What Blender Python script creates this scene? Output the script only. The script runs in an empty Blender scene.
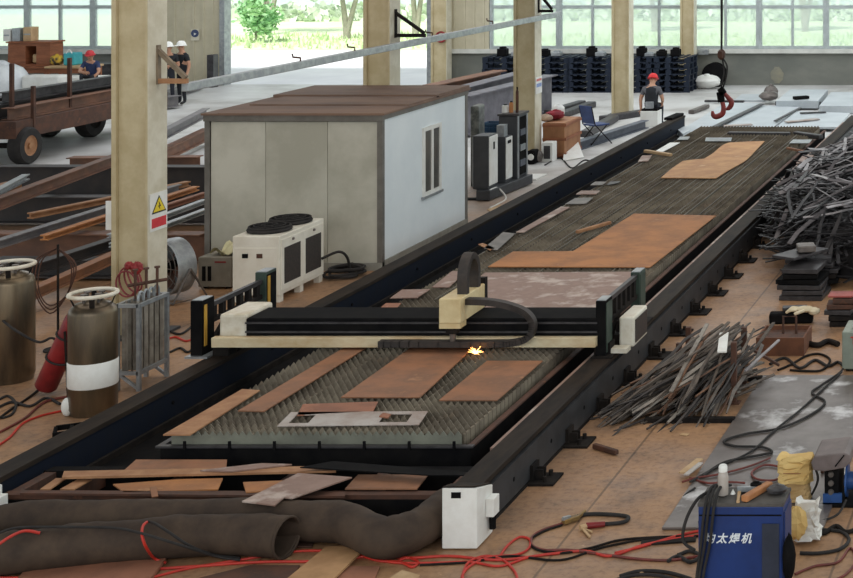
import bpy, bmesh, math, random
from mathutils import Vector, Matrix, Quaternion
random.seed(7)
SC = bpy.context.scene
COL = SC.collection
PI = math.pi

# ---------------------------------------------------------------- camera, sky, lights, exposure
CAM_H, FPX, PITCH, CX0, CY0 = 5.4, 1600.0, 0.0, 1070.0, -88.0
cam_data = bpy.data.cameras.new('camera')
cam = bpy.data.objects.new('camera', cam_data); COL.objects.link(cam)
cam.location = (0, 0, CAM_H); cam.rotation_euler = (PI/2 - PITCH, 0, 0)
cam_data.sensor_width = 36; cam_data.lens = FPX/853*36
cam_data.shift_x = (426.5 - CX0)/853; cam_data.shift_y = (CY0 - 289)/853
cam_data.clip_end = 400
SC.camera = cam

def srgb(r, g, b):
    f = lambda c: (c/255/12.92 if c/255 <= .04045 else ((c/255 + .055)/1.055)**2.4)
    return (f(r), f(g), f(b), 1)

R_ = math.radians
world = bpy.data.worlds.new('overcast_sky'); SC.world = world; world.use_nodes = True
bg = world.node_tree.nodes['Background']
bg.inputs[0].default_value = (0.86, 0.95, 0.97, 1); bg.inputs[1].default_value = 1.0

def area(name, loc, rot, sx, sy, power, col):
    d = bpy.data.lights.new(name, 'AREA'); d.shape = 'RECTANGLE'; d.size = sx; d.size_y = sy; d.energy = power; d.color = col
    o = bpy.data.objects.new(name, d); COL.objects.link(o); o.location = loc; o.rotation_euler = rot
    return o
sun_data = bpy.data.lights.new('sun', 'SUN'); sun_data.energy = 4.2; sun_data.angle = R_(6); sun_data.color = (1, .97, .92)
sun = bpy.data.objects.new('sun', sun_data); COL.objects.link(sun); sun.rotation_euler = (R_(32), 0, R_(-12)); sun.location = (0, 60, 30)
area('overhead_fill_back', (-12, 41, 8.5), (0, 0, 0), 30, 14, 2300, (.95, .98, 1))  # added lamp under the closed ceiling, brightens the far hall
area('overhead_fill_front', (-8, 20, 8.5), (0, 0, 0), 22, 10, 700, (1, .95, .88))  # added lamp below the ceiling, lifts the machine area
area('front_fill', (-4, -4, 8), (R_(80), 0, 0), 26, 8, 1000, (1, .97, .93))  # added lamp behind the camera, brightens surfaces that face it

SC.view_settings.view_transform = 'Standard'; SC.view_settings.look = 'None'
SC.view_settings.gamma = 1; SC.view_settings.use_curve_mapping = False
SC.view_settings.exposure = 0.05

# ---------------------------------------------------------------- helpers
_F = Vector((0, math.cos(PITCH), -math.sin(PITCH))); _U = Vector((0, math.sin(PITCH), math.cos(PITCH)))
def _ray(px, py):
    return Vector((1, 0, 0))*((px - CX0)/FPX) + _U*((CY0 - py)/FPX) + _F
def P(px, py, z=0.0):
    d = _ray(px, py); t = (z - CAM_H)/d.z
    return Vector((0, 0, CAM_H)) + d*t
def Q(px, py, y):
    d = _ray(px, py); t = y/d.y
    return Vector((0, 0, CAM_H)) + d*t

def V(*a): return Vector(a)

class MB:
    def __init__(s): s.v = []; s.f = []; s.m = []; s.cur = 0
    def _add(s, vs, fs):
        n = len(s.v); s.v += [Vector(v) for v in vs]
        for f in fs: s.f.append([i + n for i in f]); s.m.append(s.cur)
        return s
    def box(s, x0, x1, y0, y1, z0, z1):
        x0, x1 = min(x0, x1), max(x0, x1); y0, y1 = min(y0, y1), max(y0, y1); z0, z1 = min(z0, z1), max(z0, z1)
        return s._add([(x0,y0,z0),(x1,y0,z0),(x1,y1,z0),(x0,y1,z0),(x0,y0,z1),(x1,y0,z1),(x1,y1,z1),(x0,y1,z1)],
            [(3,2,1,0),(4,5,6,7),(0,1,5,4),(1,2,6,5),(2,3,7,6),(3,0,4,7)])
    def prism(s, pts, z0, z1):
        a = sum(pts[i][0]*pts[(i+1) % len(pts)][1] - pts[(i+1) % len(pts)][0]*pts[i][1] for i in range(len(pts)))
        if a < 0: pts = pts[::-1]
        n = len(pts); vs = [(p[0], p[1], z0) for p in pts] + [(p[0], p[1], z1) for p in pts]
        return s._add(vs, [tuple(range(n))[::-1], tuple(range(n, 2*n))] + [(i, (i+1) % n, n + (i+1) % n, n + i) for i in range(n)])
    def extr(s, prof, p, q, up=(0,0,1)):
        p, q = Vector(p), Vector(q); d = (q - p).normalized(); u = Vector(up)
        sd = d.cross(u).normalized(); u = sd.cross(d)
        n = len(prof); vs = [p + sd*a + u*b for a, b in prof] + [q + sd*a + u*b for a, b in prof]
        return s._add(vs, [tuple(range(n)), tuple(range(n, 2*n))[::-1]] + [(i, n + i, n + (i+1) % n, (i+1) % n) for i in range(n)])
    def bar(s, p, q, w, h, up=(0,0,1)):
        return s.extr([(-w/2,-h/2),(w/2,-h/2),(w/2,h/2),(-w/2,h/2)], p, q, up)
    def ibeam(s, p, q, h, b, t=.015, up=(0,0,1)):      # p, q run along the centre of the TOP face
        hb, ht = b/2, t/2*1.2
        pr = [(-hb,0),(-hb,-t),(-ht,-t),(-ht,-h+t),(-hb,-h+t),(-hb,-h),(hb,-h),(hb,-h+t),(ht,-h+t),(ht,-t),(hb,-t),(hb,0)]
        p, q = Vector(p), Vector(q); d = (q - p).normalized(); u = Vector(up); sd = d.cross(u).normalized(); u = sd.cross(d)
        for (x0, x1, z0, z1) in ((-hb, hb, -t, 0), (-hb, hb, -h, -h+t), (-ht, ht, -h+t, -t)):
            s.extr([(x0, z0), (x1, z0), (x1, z1), (x0, z1)], p, q, up)
        return s
    def tube(s, path, r, n=8, closed=False):
        path = [Vector(p) for p in path]; m = len(path)
        rr = r if hasattr(r, '__len__') else [r]*m
        prev = None; vs = []
        for i, p in enumerate(path):
            if closed: t = path[(i+1) % m] - path[i-1]
            else: t = path[min(i+1, m-1)] - path[max(i-1, 0)]
            t = t.normalized() if t.length > 1e-9 else V(0,0,1)
            if prev is None:
                a = V(0,0,1) if abs(t.z) < .9 else V(1,0,0)
                nrm = (a - t*a.dot(t)).normalized()
            else:
                nrm = prev - t*prev.dot(t)
                nrm = nrm.normalized() if nrm.length > 1e-6 else V(1,0,0)
            prev = nrm; bn = t.cross(nrm)
            for k in range(n):
                an = 2*PI*k/n; vs.append(p + (nrm*math.cos(an) + bn*math.sin(an))*rr[i])
        fs = []
        for i in range(m if closed else m-1):
            for k in range(n):
                a, b = i*n, ((i+1) % m)*n; fs.append((a+k, a+(k+1) % n, b+(k+1) % n, b+k))
        if not closed: fs += [tuple(range(n))[::-1], tuple(range((m-1)*n, m*n))]
        return s._add(vs, fs)
    def cyl(s, p, q, r, n=16): return s.tube([p, q], r, n)
    def lathe(s, c, prof, n=24, axis=None):
        c = Vector(c); z = Vector(axis).normalized() if axis else V(0,0,1)
        a = V(1,0,0) if abs(z.x) < .9 else V(0,1,0); x = (a - z*a.dot(z)).normalized(); y = z.cross(x)
        m = len(prof); vs = []
        for r, h in prof:
            for k in range(n):
                an = 2*PI*k/n; vs.append(c + (x*math.cos(an) + y*math.sin(an))*r + z*h)
        fs = [(i*n+k, i*n+(k+1) % n, (i+1)*n+(k+1) % n, (i+1)*n+k) for i in range(m-1) for k in range(n)]
        if prof[0][0] > 1e-6: fs.append(tuple(range(n))[::-1])
        if prof[-1][0] > 1e-6: fs.append(tuple(range((m-1)*n, m*n)))
        return s._add(vs, fs)
    def ring(s, c, R, r, n=28, k=8, axis=(0,0,1)):
        c = Vector(c); z = Vector(axis).normalized(); a = V(1,0,0) if abs(z.x) < .9 else V(0,1,0)
        x = (a - z*a.dot(z)).normalized(); y = z.cross(x)
        return s.tube([c + (x*math.cos(2*PI*i/n) + y*math.sin(2*PI*i/n))*R for i in range(n)], r, k, True)
    def blob(s, c, rx, ry, rz, n=14, m=9, noise=0., seed=0):
        rnd = random.Random(seed); vs = []
        for i in range(m+1):
            th = PI*i/m
            for k in range(n):
                ph = 2*PI*k/n; q = 1 + (rnd.uniform(-noise, noise) if 0 < i < m else 0)
                vs.append((c[0] + rx*q*math.sin(th)*math.cos(ph), c[1] + ry*q*math.sin(th)*math.sin(ph), c[2] + rz*q*math.cos(th)))
        return s._add(vs, [(i*n+k, (i+1)*n+k, (i+1)*n+(k+1) % n, i*n+(k+1) % n) for i in range(m) for k in range(n)])
    def xf(s, M):
        s.v = [M @ v for v in s.v]; return s
    def build(s, name, mat, parent=None, bevel=0, smooth=False, origin=None, seg=2):
        off = Vector((0,0,0)); w = parent
        while w is not None: off += w.location; w = w.parent
        if parent is None:
            if origin is None:
                xs = [v.x for v in s.v]; ys = [v.y for v in s.v]
                origin = V((min(xs)+max(xs))/2, (min(ys)+max(ys))/2, min(v.z for v in s.v))
            off = Vector(origin)
        me = bpy.data.meshes.new(name); me.from_pydata([v - off for v in s.v], [], s.f)
        mats = mat if isinstance(mat, (list, tuple)) else [mat]
        for m_ in mats: me.materials.append(m_)
        for p, i in zip(me.polygons, s.m): p.material_index = i
        bm = bmesh.new(); bm.from_mesh(me)
        bmesh.ops.remove_doubles(bm, verts=bm.verts, dist=1e-6)
        bmesh.ops.recalc_face_normals(bm, faces=bm.faces); bm.to_mesh(me); bm.free()
        if smooth:
            for p in me.polygons: p.use_smooth = True
            me.set_sharp_from_angle(angle=R(40))
        o = bpy.data.objects.new(name, me); COL.objects.link(o)
        if parent is None: o.location = off
        else: o.parent = parent
        if bevel:
            b = o.modifiers.new('bevel', 'BEVEL'); b.width = bevel; b.segments = seg; b.limit_method = 'ANGLE'
        return o

def R(d): return math.radians(d)
def curve(pts, n=8, closed=False):
    pts = [Vector(p) for p in pts]; out = []; m = len(pts)
    for i in range(m if closed else m-1):
        if closed: a, b, c, d = pts[i-1], pts[i], pts[(i+1) % m], pts[(i+2) % m]
        else: a, b, c, d = pts[max(i-1, 0)], pts[i], pts[i+1], pts[min(i+2, m-1)]
        for k in range(n):
            t = k/n
            out.append(.5*((2*b) + (c-a)*t + (2*a-5*b+4*c-d)*t*t + (3*b-a-3*c+d)*t*t*t))
    if not closed: out.append(pts[-1])
    return out
def tag(o, label, cat, group=None, kind=None):
    if label: o['label'] = label
    if cat: o['category'] = cat
    if group: o['group'] = group
    if kind: o['kind'] = kind
    return o
def thing(name, label, cat, loc, group=None, kind=None):
    o = bpy.data.objects.new(name, None); COL.objects.link(o); o.location = loc; o.empty_display_size = .1
    return tag(o, label, cat, group, kind)
def struct(o): o['kind'] = 'structure'; return o

# ---------------------------------------------------------------- materials
def M(name, c1, c2=None, scale=4., rough=.6, metal=0., lo=.38, hi=.62, stretch=(1,1,1), bump=0., c3=None, spec=.4, fine=None):
    m = bpy.data.materials.new(name); m.use_nodes = True; nt = m.node_tree; N, L = nt.nodes, nt.links
    b = N['Principled BSDF']; b.inputs['Roughness'].default_value = rough; b.inputs['Metallic'].default_value = metal
    b.inputs['Specular IOR Level'].default_value = spec
    if c2 is None:
        b.inputs['Base Color'].default_value = srgb(*c1); return m
    tc = N.new('ShaderNodeTexCoord'); oi = N.new('ShaderNodeObjectInfo')
    mp = N.new('ShaderNodeMapping'); mp.inputs['Scale'].default_value = stretch
    ad = N.new('ShaderNodeVectorMath'); ad.operation = 'ADD'; mu = N.new('ShaderNodeMath'); mu.operation = 'MULTIPLY'; mu.inputs[1].default_value = 37.
    L.new(oi.outputs['Random'], mu.inputs[0]); L.new(tc.outputs['Object'], mp.inputs[0]); L.new(mp.outputs[0], ad.inputs[0]); L.new(mu.outputs[0], ad.inputs[1])
    nz = N.new('ShaderNodeTexNoise'); nz.inputs['Scale'].default_value = scale; nz.inputs['Detail'].default_value = 6; nz.inputs['Roughness'].default_value = .62
    L.new(ad.outputs[0], nz.inputs['Vector'])
    rp = N.new('ShaderNodeValToRGB'); rp.color_ramp.elements[0].position = lo; rp.color_ramp.elements[1].position = hi
    rp.color_ramp.elements[0].color = srgb(*c1); rp.color_ramp.elements[1].color = srgb(*c2)
    if c3: e = rp.color_ramp.elements.new(min(hi + .12, .99)); e.color = srgb(*c3)
    L.new(nz.outputs['Fac'], rp.inputs[0]); L.new(rp.outputs[0], b.inputs['Base Color'])
    if bump:
        bp = N.new('ShaderNodeBump'); bp.inputs['Strength'].default_value = bump; bp.inputs['Distance'].default_value = .02
        L.new(nz.outputs['Fac'], bp.inputs['Height']); L.new(bp.outputs[0], b.inputs['Normal'])
    return m

mt = {}
mt['cream'] = M('cream_painted_steel', (196,182,148), (180,164,128), 3, .55)
mt['cream_pale'] = M('pale_cream_paint', (214,208,190), (196,188,166), 3, .55)
mt['black'] = M('black_painted_steel', (17,17,19), (26,25,25), 5, .75, spec=.05)
mt['dark'] = M('dark_grimy_steel', (29,27,27), (44,39,36), 6, .75, spec=.08)
mt['darkblue'] = M('dark_blue_painted_steel', (25,31,44), (28,32,41), 4, .6, spec=.1)
mt['railtop'] = M('worn_rail_top', (38,34,32), (54,46,40), 8, .6, stretch=(1,.2,1), spec=.06)
mt['railside'] = M('grey_rail_plate', (54,55,58), (42,42,44), 4, .55, spec=.3)
mt['rust'] = M('rusty_brown_plate', (154,106,76), (128,92,70), 3, .7, c3=(168,122,88))
mt['rust_red'] = M('red_brown_plate', (156,104,80), (134,90,70), 4, .7)
mt['rust_pink'] = M('pinkish_scaled_plate', (148,120,108), (134,106,94), 2.6, .55, c3=(184,166,156), lo=.34, hi=.52)
mt['rust_orange'] = M('orange_rust_plate', (178,120,72), (148,100,64), 2.4, .7, c3=(198,152,108))
mt['rust_pale'] = M('pale_rust_plate', (200,152,102), (176,124,80), 2.4, .65, c3=(212,178,136))
mt['rust_tan'] = M('tan_strip', (172,128,92), (150,106,74), 5, .7)
mt['rust_dark'] = M('dark_rust', (92,60,46), (70,50,42), 5, .75, c3=(116,74,52))
mt['steel'] = M('grey_steel', (116,108,103), (90,84,80), 5, .45, .3)
mt['steel_dark'] = M('dark_grey_steel', (74,72,74), (54,52,54), 6, .45, .3)
mt['steel_blue'] = M('blue_grey_steel', (96,102,112), (78,82,92), 4, .5)
mt['galv'] = M('galvanised_steel', (168,172,174), (142,146,150), 8, .4, .5)
mt['white'] = M('white_painted_metal', (232,232,228), (220,218,212), 4, .45)
mt['white_dirty'] = M('dirty_white_paint', (222,216,202), (190,176,150), 3.5, .5, lo=.45, hi=.7)
mt['yellow'] = M('yellow_stripe', (196,152,58), (176,130,50), 5, .5)
mt['green'] = M('dark_green_paint', (58,74,64), (46,58,52), 4, .5)
mt['red'] = M('red_paint', (142,36,38), (110,30,33), 4, .45)
mt['rubber'] = M('black_rubber', (34,32,32), (46,43,42), 8, .8)
mt['chrome'] = M('brushed_steel', (124,108,86), (88,78,66), 3, .32, .75, stretch=(1,1,.2))
mt['wood'] = M('brown_wood', (150,92,62), (126,76,50), 3, .6, stretch=(1,1,4))
mt['wood_pale'] = M('pale_wood', (196,166,128), (178,146,108), 4, .65)
mt['glow'] = None
# ---------------------------------------------------------------- setting
def floor_mat():
    m = bpy.data.materials.new('workshop_floor'); m.use_nodes = True; nt = m.node_tree; N, L = nt.nodes, nt.links
    b = N['Principled BSDF']; geo = N.new('ShaderNodeNewGeometry')
    def noise(sc, det=6, rough=.6):
        n = N.new('ShaderNodeTexNoise'); n.inputs['Scale'].default_value = sc; n.inputs['Detail'].default_value = det; n.inputs['Roughness'].default_value = rough
        L.new(geo.outputs['Position'], n.inputs['Vector']); return n
    def ramp(src, stops):
        r = N.new('ShaderNodeValToRGB'); e = r.color_ramp.elements
        e[0].position, e[0].color = stops[0]; e[1].position, e[1].color = stops[-1]
        for p, c in stops[1:-1]:
            k = e.new(p); k.color = c
        L.new(src, r.inputs[0]); return r
    def mix(f, a, c, typ='MIX'):
        x = N.new('ShaderNodeMix'); x.data_type = 'RGBA'; x.blend_type = typ
        if hasattr(f, 'links'): L.new(f, x.inputs[0])
        else: x.inputs[0].default_value = f
        L.new(a, x.inputs[6]); L.new(c, x.inputs[7]); return x.outputs[2]
    dirt = ramp(noise(.9).outputs['Fac'], [(.34, srgb(104, 80, 62)), (.47, srgb(146, 108, 77)), (.55, srgb(162, 120, 82)), (.68, srgb(114, 86, 67))])
    fine = ramp(noise(14, 5, .7).outputs['Fac'], [(.36, srgb(88, 72, 60)), (.5, srgb(164, 130, 100)), (.66, srgb(180, 148, 118))])
    near = mix(.35, dirt.outputs[0], fine.outputs[0])
    conc = ramp(noise(.5).outputs['Fac'], [(.35, srgb(158, 155, 152)), (.5, srgb(190, 189, 187)), (.7, srgb(206, 206, 206))])
    sp = N.new('ShaderNodeSeparateXYZ'); L.new(geo.outputs['Position'], sp.inputs[0])
    wob = N.new('ShaderNodeMath'); wob.operation = 'MULTIPLY_ADD'; wob.inputs[1].default_value = 9.0
    L.new(noise(.35).outputs['Fac'], wob.inputs[0]); L.new(sp.outputs['Y'], wob.inputs[2])
    mr = N.new('ShaderNodeMapRange'); mr.inputs['From Min'].default_value = 31; mr.inputs['From Max'].default_value = 40; mr.interpolation_type = 'SMOOTHSTEP'
    L.new(wob.outputs[0], mr.inputs['Value'])
    md = N.new('ShaderNodeMath'); md.operation = 'PINGPONG'; md.inputs[1].default_value = 1.2
    sh = N.new('ShaderNodeMath'); sh.operation = 'ADD'; sh.inputs[1].default_value = 4.35 + 24; L.new(sp.outputs['X'], sh.inputs[0]); L.new(sh.outputs[0], md.inputs[0])
    seam = ramp(md.outputs[0], [(.0, (.45,)*3 + (1,)), (.008, (.5,)*3 + (1,)), (.016, (1,)*4)])
    spk = ramp(noise(9, 3, .75).outputs['Fac'], [(.66, (0,)*3 + (1,)), (.72, (.5,)*3 + (1,))])
    near = mix(spk.outputs[0], mix(1.0, near, seam.outputs[0], 'MULTIPLY'), fine.outputs[0], 'SCREEN')
    L.new(mix(mr.outputs['Result'], near, conc.outputs[0]), b.inputs['Base Color'])
    rr = ramp(noise(.8).outputs['Fac'], [(.3, (.35,)*3 + (1,)), (.7, (.65,)*3 + (1,))]); L.new(rr.outputs[0], b.inputs['Roughness'])
    bp = N.new('ShaderNodeBump'); bp.inputs['Strength'].default_value = .25; bp.inputs['Distance'].default_value = .02
    L.new(noise(6).outputs['Fac'], bp.inputs['Height']); L.new(bp.outputs[0], b.inputs['Normal'])
    return m
mt['floor'] = floor_mat()
BY = 49.9
def qx(px): return Q(px, 80, BY).x
struct(MB().box(-42, 7, 8, BY + .25, -.2, 0).build('floor', mt['floor']))
mt['lowwall'] = M('stained_grey_green_wall', (104,106,100), (124,124,116), .7, .7, c3=(142,140,126), stretch=(.6,1,1.2))
mt['panel'] = M('beige_wall_panel', (196,188,164), (186,178,154), 2, .6)
mt['frame'] = M('pale_window_frame', (178,186,186), (160,168,168), 5, .45, .2)
mt['ledge'] = M('white_sill', (206,206,200), (190,190,184), 3, .5)

def ribbed(m, x0, x1, z0, z1, y, step=.3):
    m.box(x0, x1, y, y + .12, z0, z1)
    x = x0 + step/2
    while x < x1 - .05:
        m.box(x - .03, x + .03, y - .03, y, z0, z1); x += step
    return m
# back wall
w = MB().box(qx(450), qx(1075), BY, BY + .25, 0, 1.0)
struct(w.build('wall_back', mt['lowwall']))
struct(MB().box(-42, qx(160), BY, BY + .25, 0, .98).build('wall_back_left', mt['lowwall']))
struct(MB().box(qx(450), qx(1075), BY - .12, BY + .3, 1.0, 1.13).build('trim_1', mt['ledge']))
struct(MB().box(-42, qx(160), BY - .12, BY + .3, .98, 1.12).build('trim_2', mt['ledge']))
struct(ribbed(MB(), qx(450), qx(489), 1.13, 8.8, BY).build('wall_panel', mt['panel']))
struct(ribbed(MB(), qx(160), qx(221), 0, 8.8, BY).build('wall_panel_left', mt['panel']))
struct(MB().box(-42, qx(1075), BY, BY + .25, 5.2, 8.8).build('wall_upper', mt['panel']))
# door opening jambs
struct(MB().box(qx(221), qx(226), BY - .1, BY + .3, 0, 5.2).box(qx(428), qx(432.5), BY - .1, BY + .3, 0, 5.2).build('door_1', mt['galv']))
# windows
def glass_mat():
    m = bpy.data.materials.new('hazy_window_glass'); m.use_nodes = True; nt = m.node_tree; N, L = nt.nodes, nt.links
    N.remove(N['Principled BSDF']); out = N['Material Output']
    tr = N.new('ShaderNodeBsdfTransparent'); tr.inputs[0].default_value = (.97, 1, .99, 1)
    tl = N.new('ShaderNodeBsdfTranslucent'); tl.inputs[0].default_value = (.93, .98, .97, 1)
    gl = N.new('ShaderNodeBsdfGlossy'); gl.inputs['Roughness'].default_value = .1
    a = N.new('ShaderNodeMixShader'); a.inputs[0].default_value = .34; L.new(tr.outputs[0], a.inputs[1]); L.new(tl.outputs[0], a.inputs[2])
    c = N.new('ShaderNodeMixShader'); c.inputs[0].default_value = .06; L.new(a.outputs[0], c.inputs[1]); L.new(gl.outputs[0], c.inputs[2])
    L.new(c.outputs[0], out.inputs[0]); return m
mt['glass'] = glass_mat()
wn = 0
for edges in ([490, 559, 626, 692, 759, 826, 893, 960], [-107, -40, 27, 93, 158]):
    for a, b in zip(edges, edges[1:]):
        wn += 1; x0, x1 = qx(a), qx(b); z0, z1 = 1.13, 5.2; zt = Q(640, 7, BY).z
        fr = MB()
        for (u0, u1, z_0, z_1) in ((x0, x0+.09, z0, z1), (x1-.09, x1, z0, z1), (x0, x1, z0, z0+.09), (x0, x1, z1-.09, z1), (x0, x1, zt-.05, zt+.05), ((x0+x1)/2-.035, (x0+x1)/2+.035, z0, z1)):
            e_ = .006 if u1 - u0 < .2 else 0; fr.box(u0, u1, BY - .02 - e_, BY + .08 + e_, z_0 + e_*.5, z_1 - e_*.5)
        f = struct(fr.build('window_%d' % wn, mt['frame']))
        MB().box(x0+.05, x1-.05, BY+.03, BY+.04, z0+.05, z1-.05).build('pane', mt['glass'], f)
# closed unseen ceiling, keeps sun and sky off the hall (above the picture)
mt['ceil'] = M('grey_roof_sheet', (150,152,154), (140,142,144), 1, .7)
c = MB()
c.box(-42, 2, 4, BY + .25, 9.0, 9.15)
for y0 in (20, 27.7, 35, 42.5): c.box(-42, 2, y0, y0 + .25, 8.7, 9.0)
struct(c.build('ceiling', mt['ceil']))

# outdoors
mt['yard'] = M('pale_concrete_yard', (226,226,228), (208,208,212), .3, .7)
struct(MB().box(-70, 20, BY + .25, 62.6, -.2, -.02).build('ground_yard', mt['yard']))
mt['grass'] = M('overexposed_grass', (200,220,176), (216,228,190), .8, .9)  # grass and blades coloured paler to imitate outdoor overexposure
mt['grass2'] = M('grass_blades', (190,214,162), (212,226,180), .5, .9)
struct(MB().box(-80, 30, 62.6, 100, -.2, 0.02).build('ground_verge', mt['grass']))
g = MB(); rg = random.Random(3)
for i in range(2600):
    x, y = rg.uniform(-36, 4), rg.uniform(62.7, 70); h = rg.uniform(.1, .3); a = rg.uniform(0, PI); dx, dy = math.cos(a)*.07, math.sin(a)*.07; lx = rg.uniform(-.1, .1)
    g._add([(x-dx, y-dy, 0), (x+dx, y+dy, 0), (x+lx, y, h)], [(0, 1, 2)])
tag(g.build('lawn_grass', mt['grass2']), 'short bright green grass verge outside the open doorway', 'grass', kind='stuff')
mt['boundary'] = M('pale_grey_boundary_wall', (206,216,222), (192,204,212), .4, .8)
struct(MB().box(-80, 40, 84, 84.4, 0, 5.6).build('wall_boundary', mt['boundary']))
mt['leaf'] = M('overexposed_leaves', (176,204,168), (204,222,188), 1.2, .8)  # leaf colours lifted pale, overexposure put into the colour
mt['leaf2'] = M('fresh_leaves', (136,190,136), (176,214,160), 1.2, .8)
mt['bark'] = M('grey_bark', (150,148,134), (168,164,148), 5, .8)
def leafy(name, mat, c, rx, ry, rz, n, size, parent, seed):
    r = random.Random(seed); m = MB(); cl = []
    for i in range(max(5, n//60)):
        th, ph, q = math.acos(r.uniform(-1, 1)), r.uniform(0, 2*PI), r.uniform(.25, .95)
        cl.append(V(c[0] + rx*q*math.sin(th)*math.cos(ph), c[1] + ry*q*math.sin(th)*math.sin(ph), c[2] + rz*q*math.cos(th)))
    for i in range(n):
        p = r.choice(cl) + V(r.gauss(0, rx*.2), r.gauss(0, ry*.2), r.gauss(0, rz*.16))
        u = V(r.gauss(0,1), r.gauss(0,1), r.gauss(0,.6)).normalized()*size; w_ = u.cross(V(r.gauss(0,1), r.gauss(0,1), r.gauss(0,1))).normalized()*size*.5
        m._add([p-u, p+w_, p+u, p-w_], [(0,1,2,3)])
    return m.build(name, mat, parent)
def tree(label, x, y, h, cr, seed, fork=True):
    t = thing('tree', label, 'tree', (x, y, 0), 'trees outside the workshop'); r = random.Random(seed); m = MB()
    for k in range(3 if fork else 1):
        a = 2*PI*k/3 + r.uniform(-.4, .4); q = cr*.5
        m.tube(curve([(x, y, 0), (x + .08*math.cos(a), y, h*.12), (x + q*.5*math.cos(a), y + q*.3*math.sin(a), h*.45), (x + q*math.cos(a), y + q*math.sin(a), h*.75)], 4), [ .16 - .11*i/12 for i in range(13)], 7)
    m.build('trunk', mt['bark'], t, smooth=True)
    leafy('crown', mt['leaf'], (x, y, h*.72), cr, cr, h*.3, 850, .15, t, seed); return t
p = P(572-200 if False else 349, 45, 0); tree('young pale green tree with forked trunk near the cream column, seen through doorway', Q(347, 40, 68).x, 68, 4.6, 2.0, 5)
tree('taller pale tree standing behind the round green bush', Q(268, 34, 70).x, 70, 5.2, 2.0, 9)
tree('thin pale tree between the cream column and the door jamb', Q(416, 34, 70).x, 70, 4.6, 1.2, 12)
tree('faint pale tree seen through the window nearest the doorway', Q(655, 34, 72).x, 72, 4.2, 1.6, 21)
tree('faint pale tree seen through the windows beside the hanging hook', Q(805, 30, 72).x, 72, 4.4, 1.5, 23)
def bush(label, x, y, rx, h, seed):
    t = thing('bush', label, 'bush', (x, y, 0))
    MB().tube([(x, y, 0), (x, y, h*.5)], .06, 6).build('stem', mt['bark'], t)
    leafy('foliage', mt['leaf2'], (x, y, h*.5), rx, rx, h*.48, 1300, .13, t, seed)
bush('round bright green bush beside the open doorway', Q(256, 42, 66).x, 66, .95, 2.3, 31)
leafy_h = thing('hedge', 'low pale green hedge along the boundary wall', 'hedge', (-20, 80, 0), kind='stuff')
m = MB(); rg = random.Random(8)
for i in range(3500):
    p = V(rg.uniform(-46, 10), rg.uniform(78.5, 80.5), abs(rg.gauss(.35, .25))); u = V(rg.gauss(0,1), rg.gauss(0,1), rg.gauss(0,1)).normalized()*.25; w_ = u.cross(V(0, 1, .3)).normalized()*.16
    m._add([p-u, p+w_, p+u, p-w_], [(0,1,2,3)])
m.build('foliage', M('overexposed_hedge', (206,220,200), (222,232,214), 1, .9), leafy_h)  # hedge whitened to imitate bright haze outside

# ---------------------------------------------------------------- columns
def column(x, y, label, wf=.46, d=.42, h=8.9):
    t = thing('column', label, 'column', (x, y, 0), 'steel columns', 'structure')
    hw = wf/2
    m = MB().box(x-hw, x-hw+.06, y-d/2, y+d/2, 0, h).box(x+hw-.03, x+hw, y-d/2, y+d/2, 0, h).box(x-hw+.06, x+hw-.03, y-d*.36, y-d*.28, 0, h).box(x-hw+.06, x+hw-.03, y+d*.28, y+d*.36, 0, h)
    m.build('shaft', mt['cream'], t, bevel=.004)
    MB().box(x+hw+.001, x+hw+.012, y-d/2, y+d/2, 0.02, h).build('side_plate', mt['cream_pale'], t)
    MB().box(x-hw-.12, x+hw+.12, y-d/2-.12, y+d/2+.12, 0, .03).build('base_plate', mt['steel_dark'], t)
    return t
COLX = -11.9
column(COLX, 20.45, 'cream steel column with the warning sign, nearest of its row')
column(-12.05, 28.0, 'cream steel column standing directly behind the site cabin')
column(-11.84, 34.9, 'cream steel column beside the wooden crate')
column(-11.92, 42.6, 'cream steel column behind the blue chair')
column(Q(689, 80, 49.5).x, 49.4, 'cream steel column against the windows by the white tarp', .42, .36)
column(Q(441, 70, 49.5).x, 49.5, 'cream steel column at the doorway edge with red ring sign', .48, .4)

mt['cabin_bracket'] = M('aged_bracket', (140,124,102), (112,98,82), 5)
# long bus rail on triangular brackets
RX, RZ = -11.4, 3.3
t = thing('conductor_rail', 'long pale metal rail running between the column brackets high up', 'rail', (RX, 30, RZ))
MB().bar((RX, 20.6, RZ-.16), (RX, 35.7, RZ-.18), .09, .11).build('beam', mt['galv'], t, bevel=.01)
for y in (23.7, 25.5, 28.6, 31.6):
    MB().tube([(RX, y, RZ-.11), (RX, y, RZ-.06), (RX-.11, y, RZ-.05), (RX-.12, y, RZ-.0)], .014, 6).build('clip', mt['rust_dark'], t)
for y, who in ((20.45, 'column with the warning sign'), (28.0, 'column behind the cabin'), (34.9, 'column beside the wooden crate')):
    t = thing('wall_bracket', 'triangular steel rail bracket on the ' + who, 'bracket', (COLX+.24, y, RZ), 'rail brackets')
    x0 = (COLX, -12.05, -11.84)[(y > 25) + (y > 30)] + .242
    MB().bar((x0, y, RZ-.06), (RX+.12, y, RZ-.06), .06, .06).build('arm', mt['dark'] if y > 25 else mt['rust_tan'], t)
    MB().bar((x0, y, RZ+.34), (RX+.1, y, RZ-.02), .06, .05).build('brace', mt['dark'] if y > 25 else mt['cabin_bracket'], t)
    MB().box(x0, x0+.02, y-.04, y+.04, RZ-.1, RZ+.4).build('wall_plate', mt['dark'] if y > 25 else mt['cabin_bracket'], t)

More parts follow.
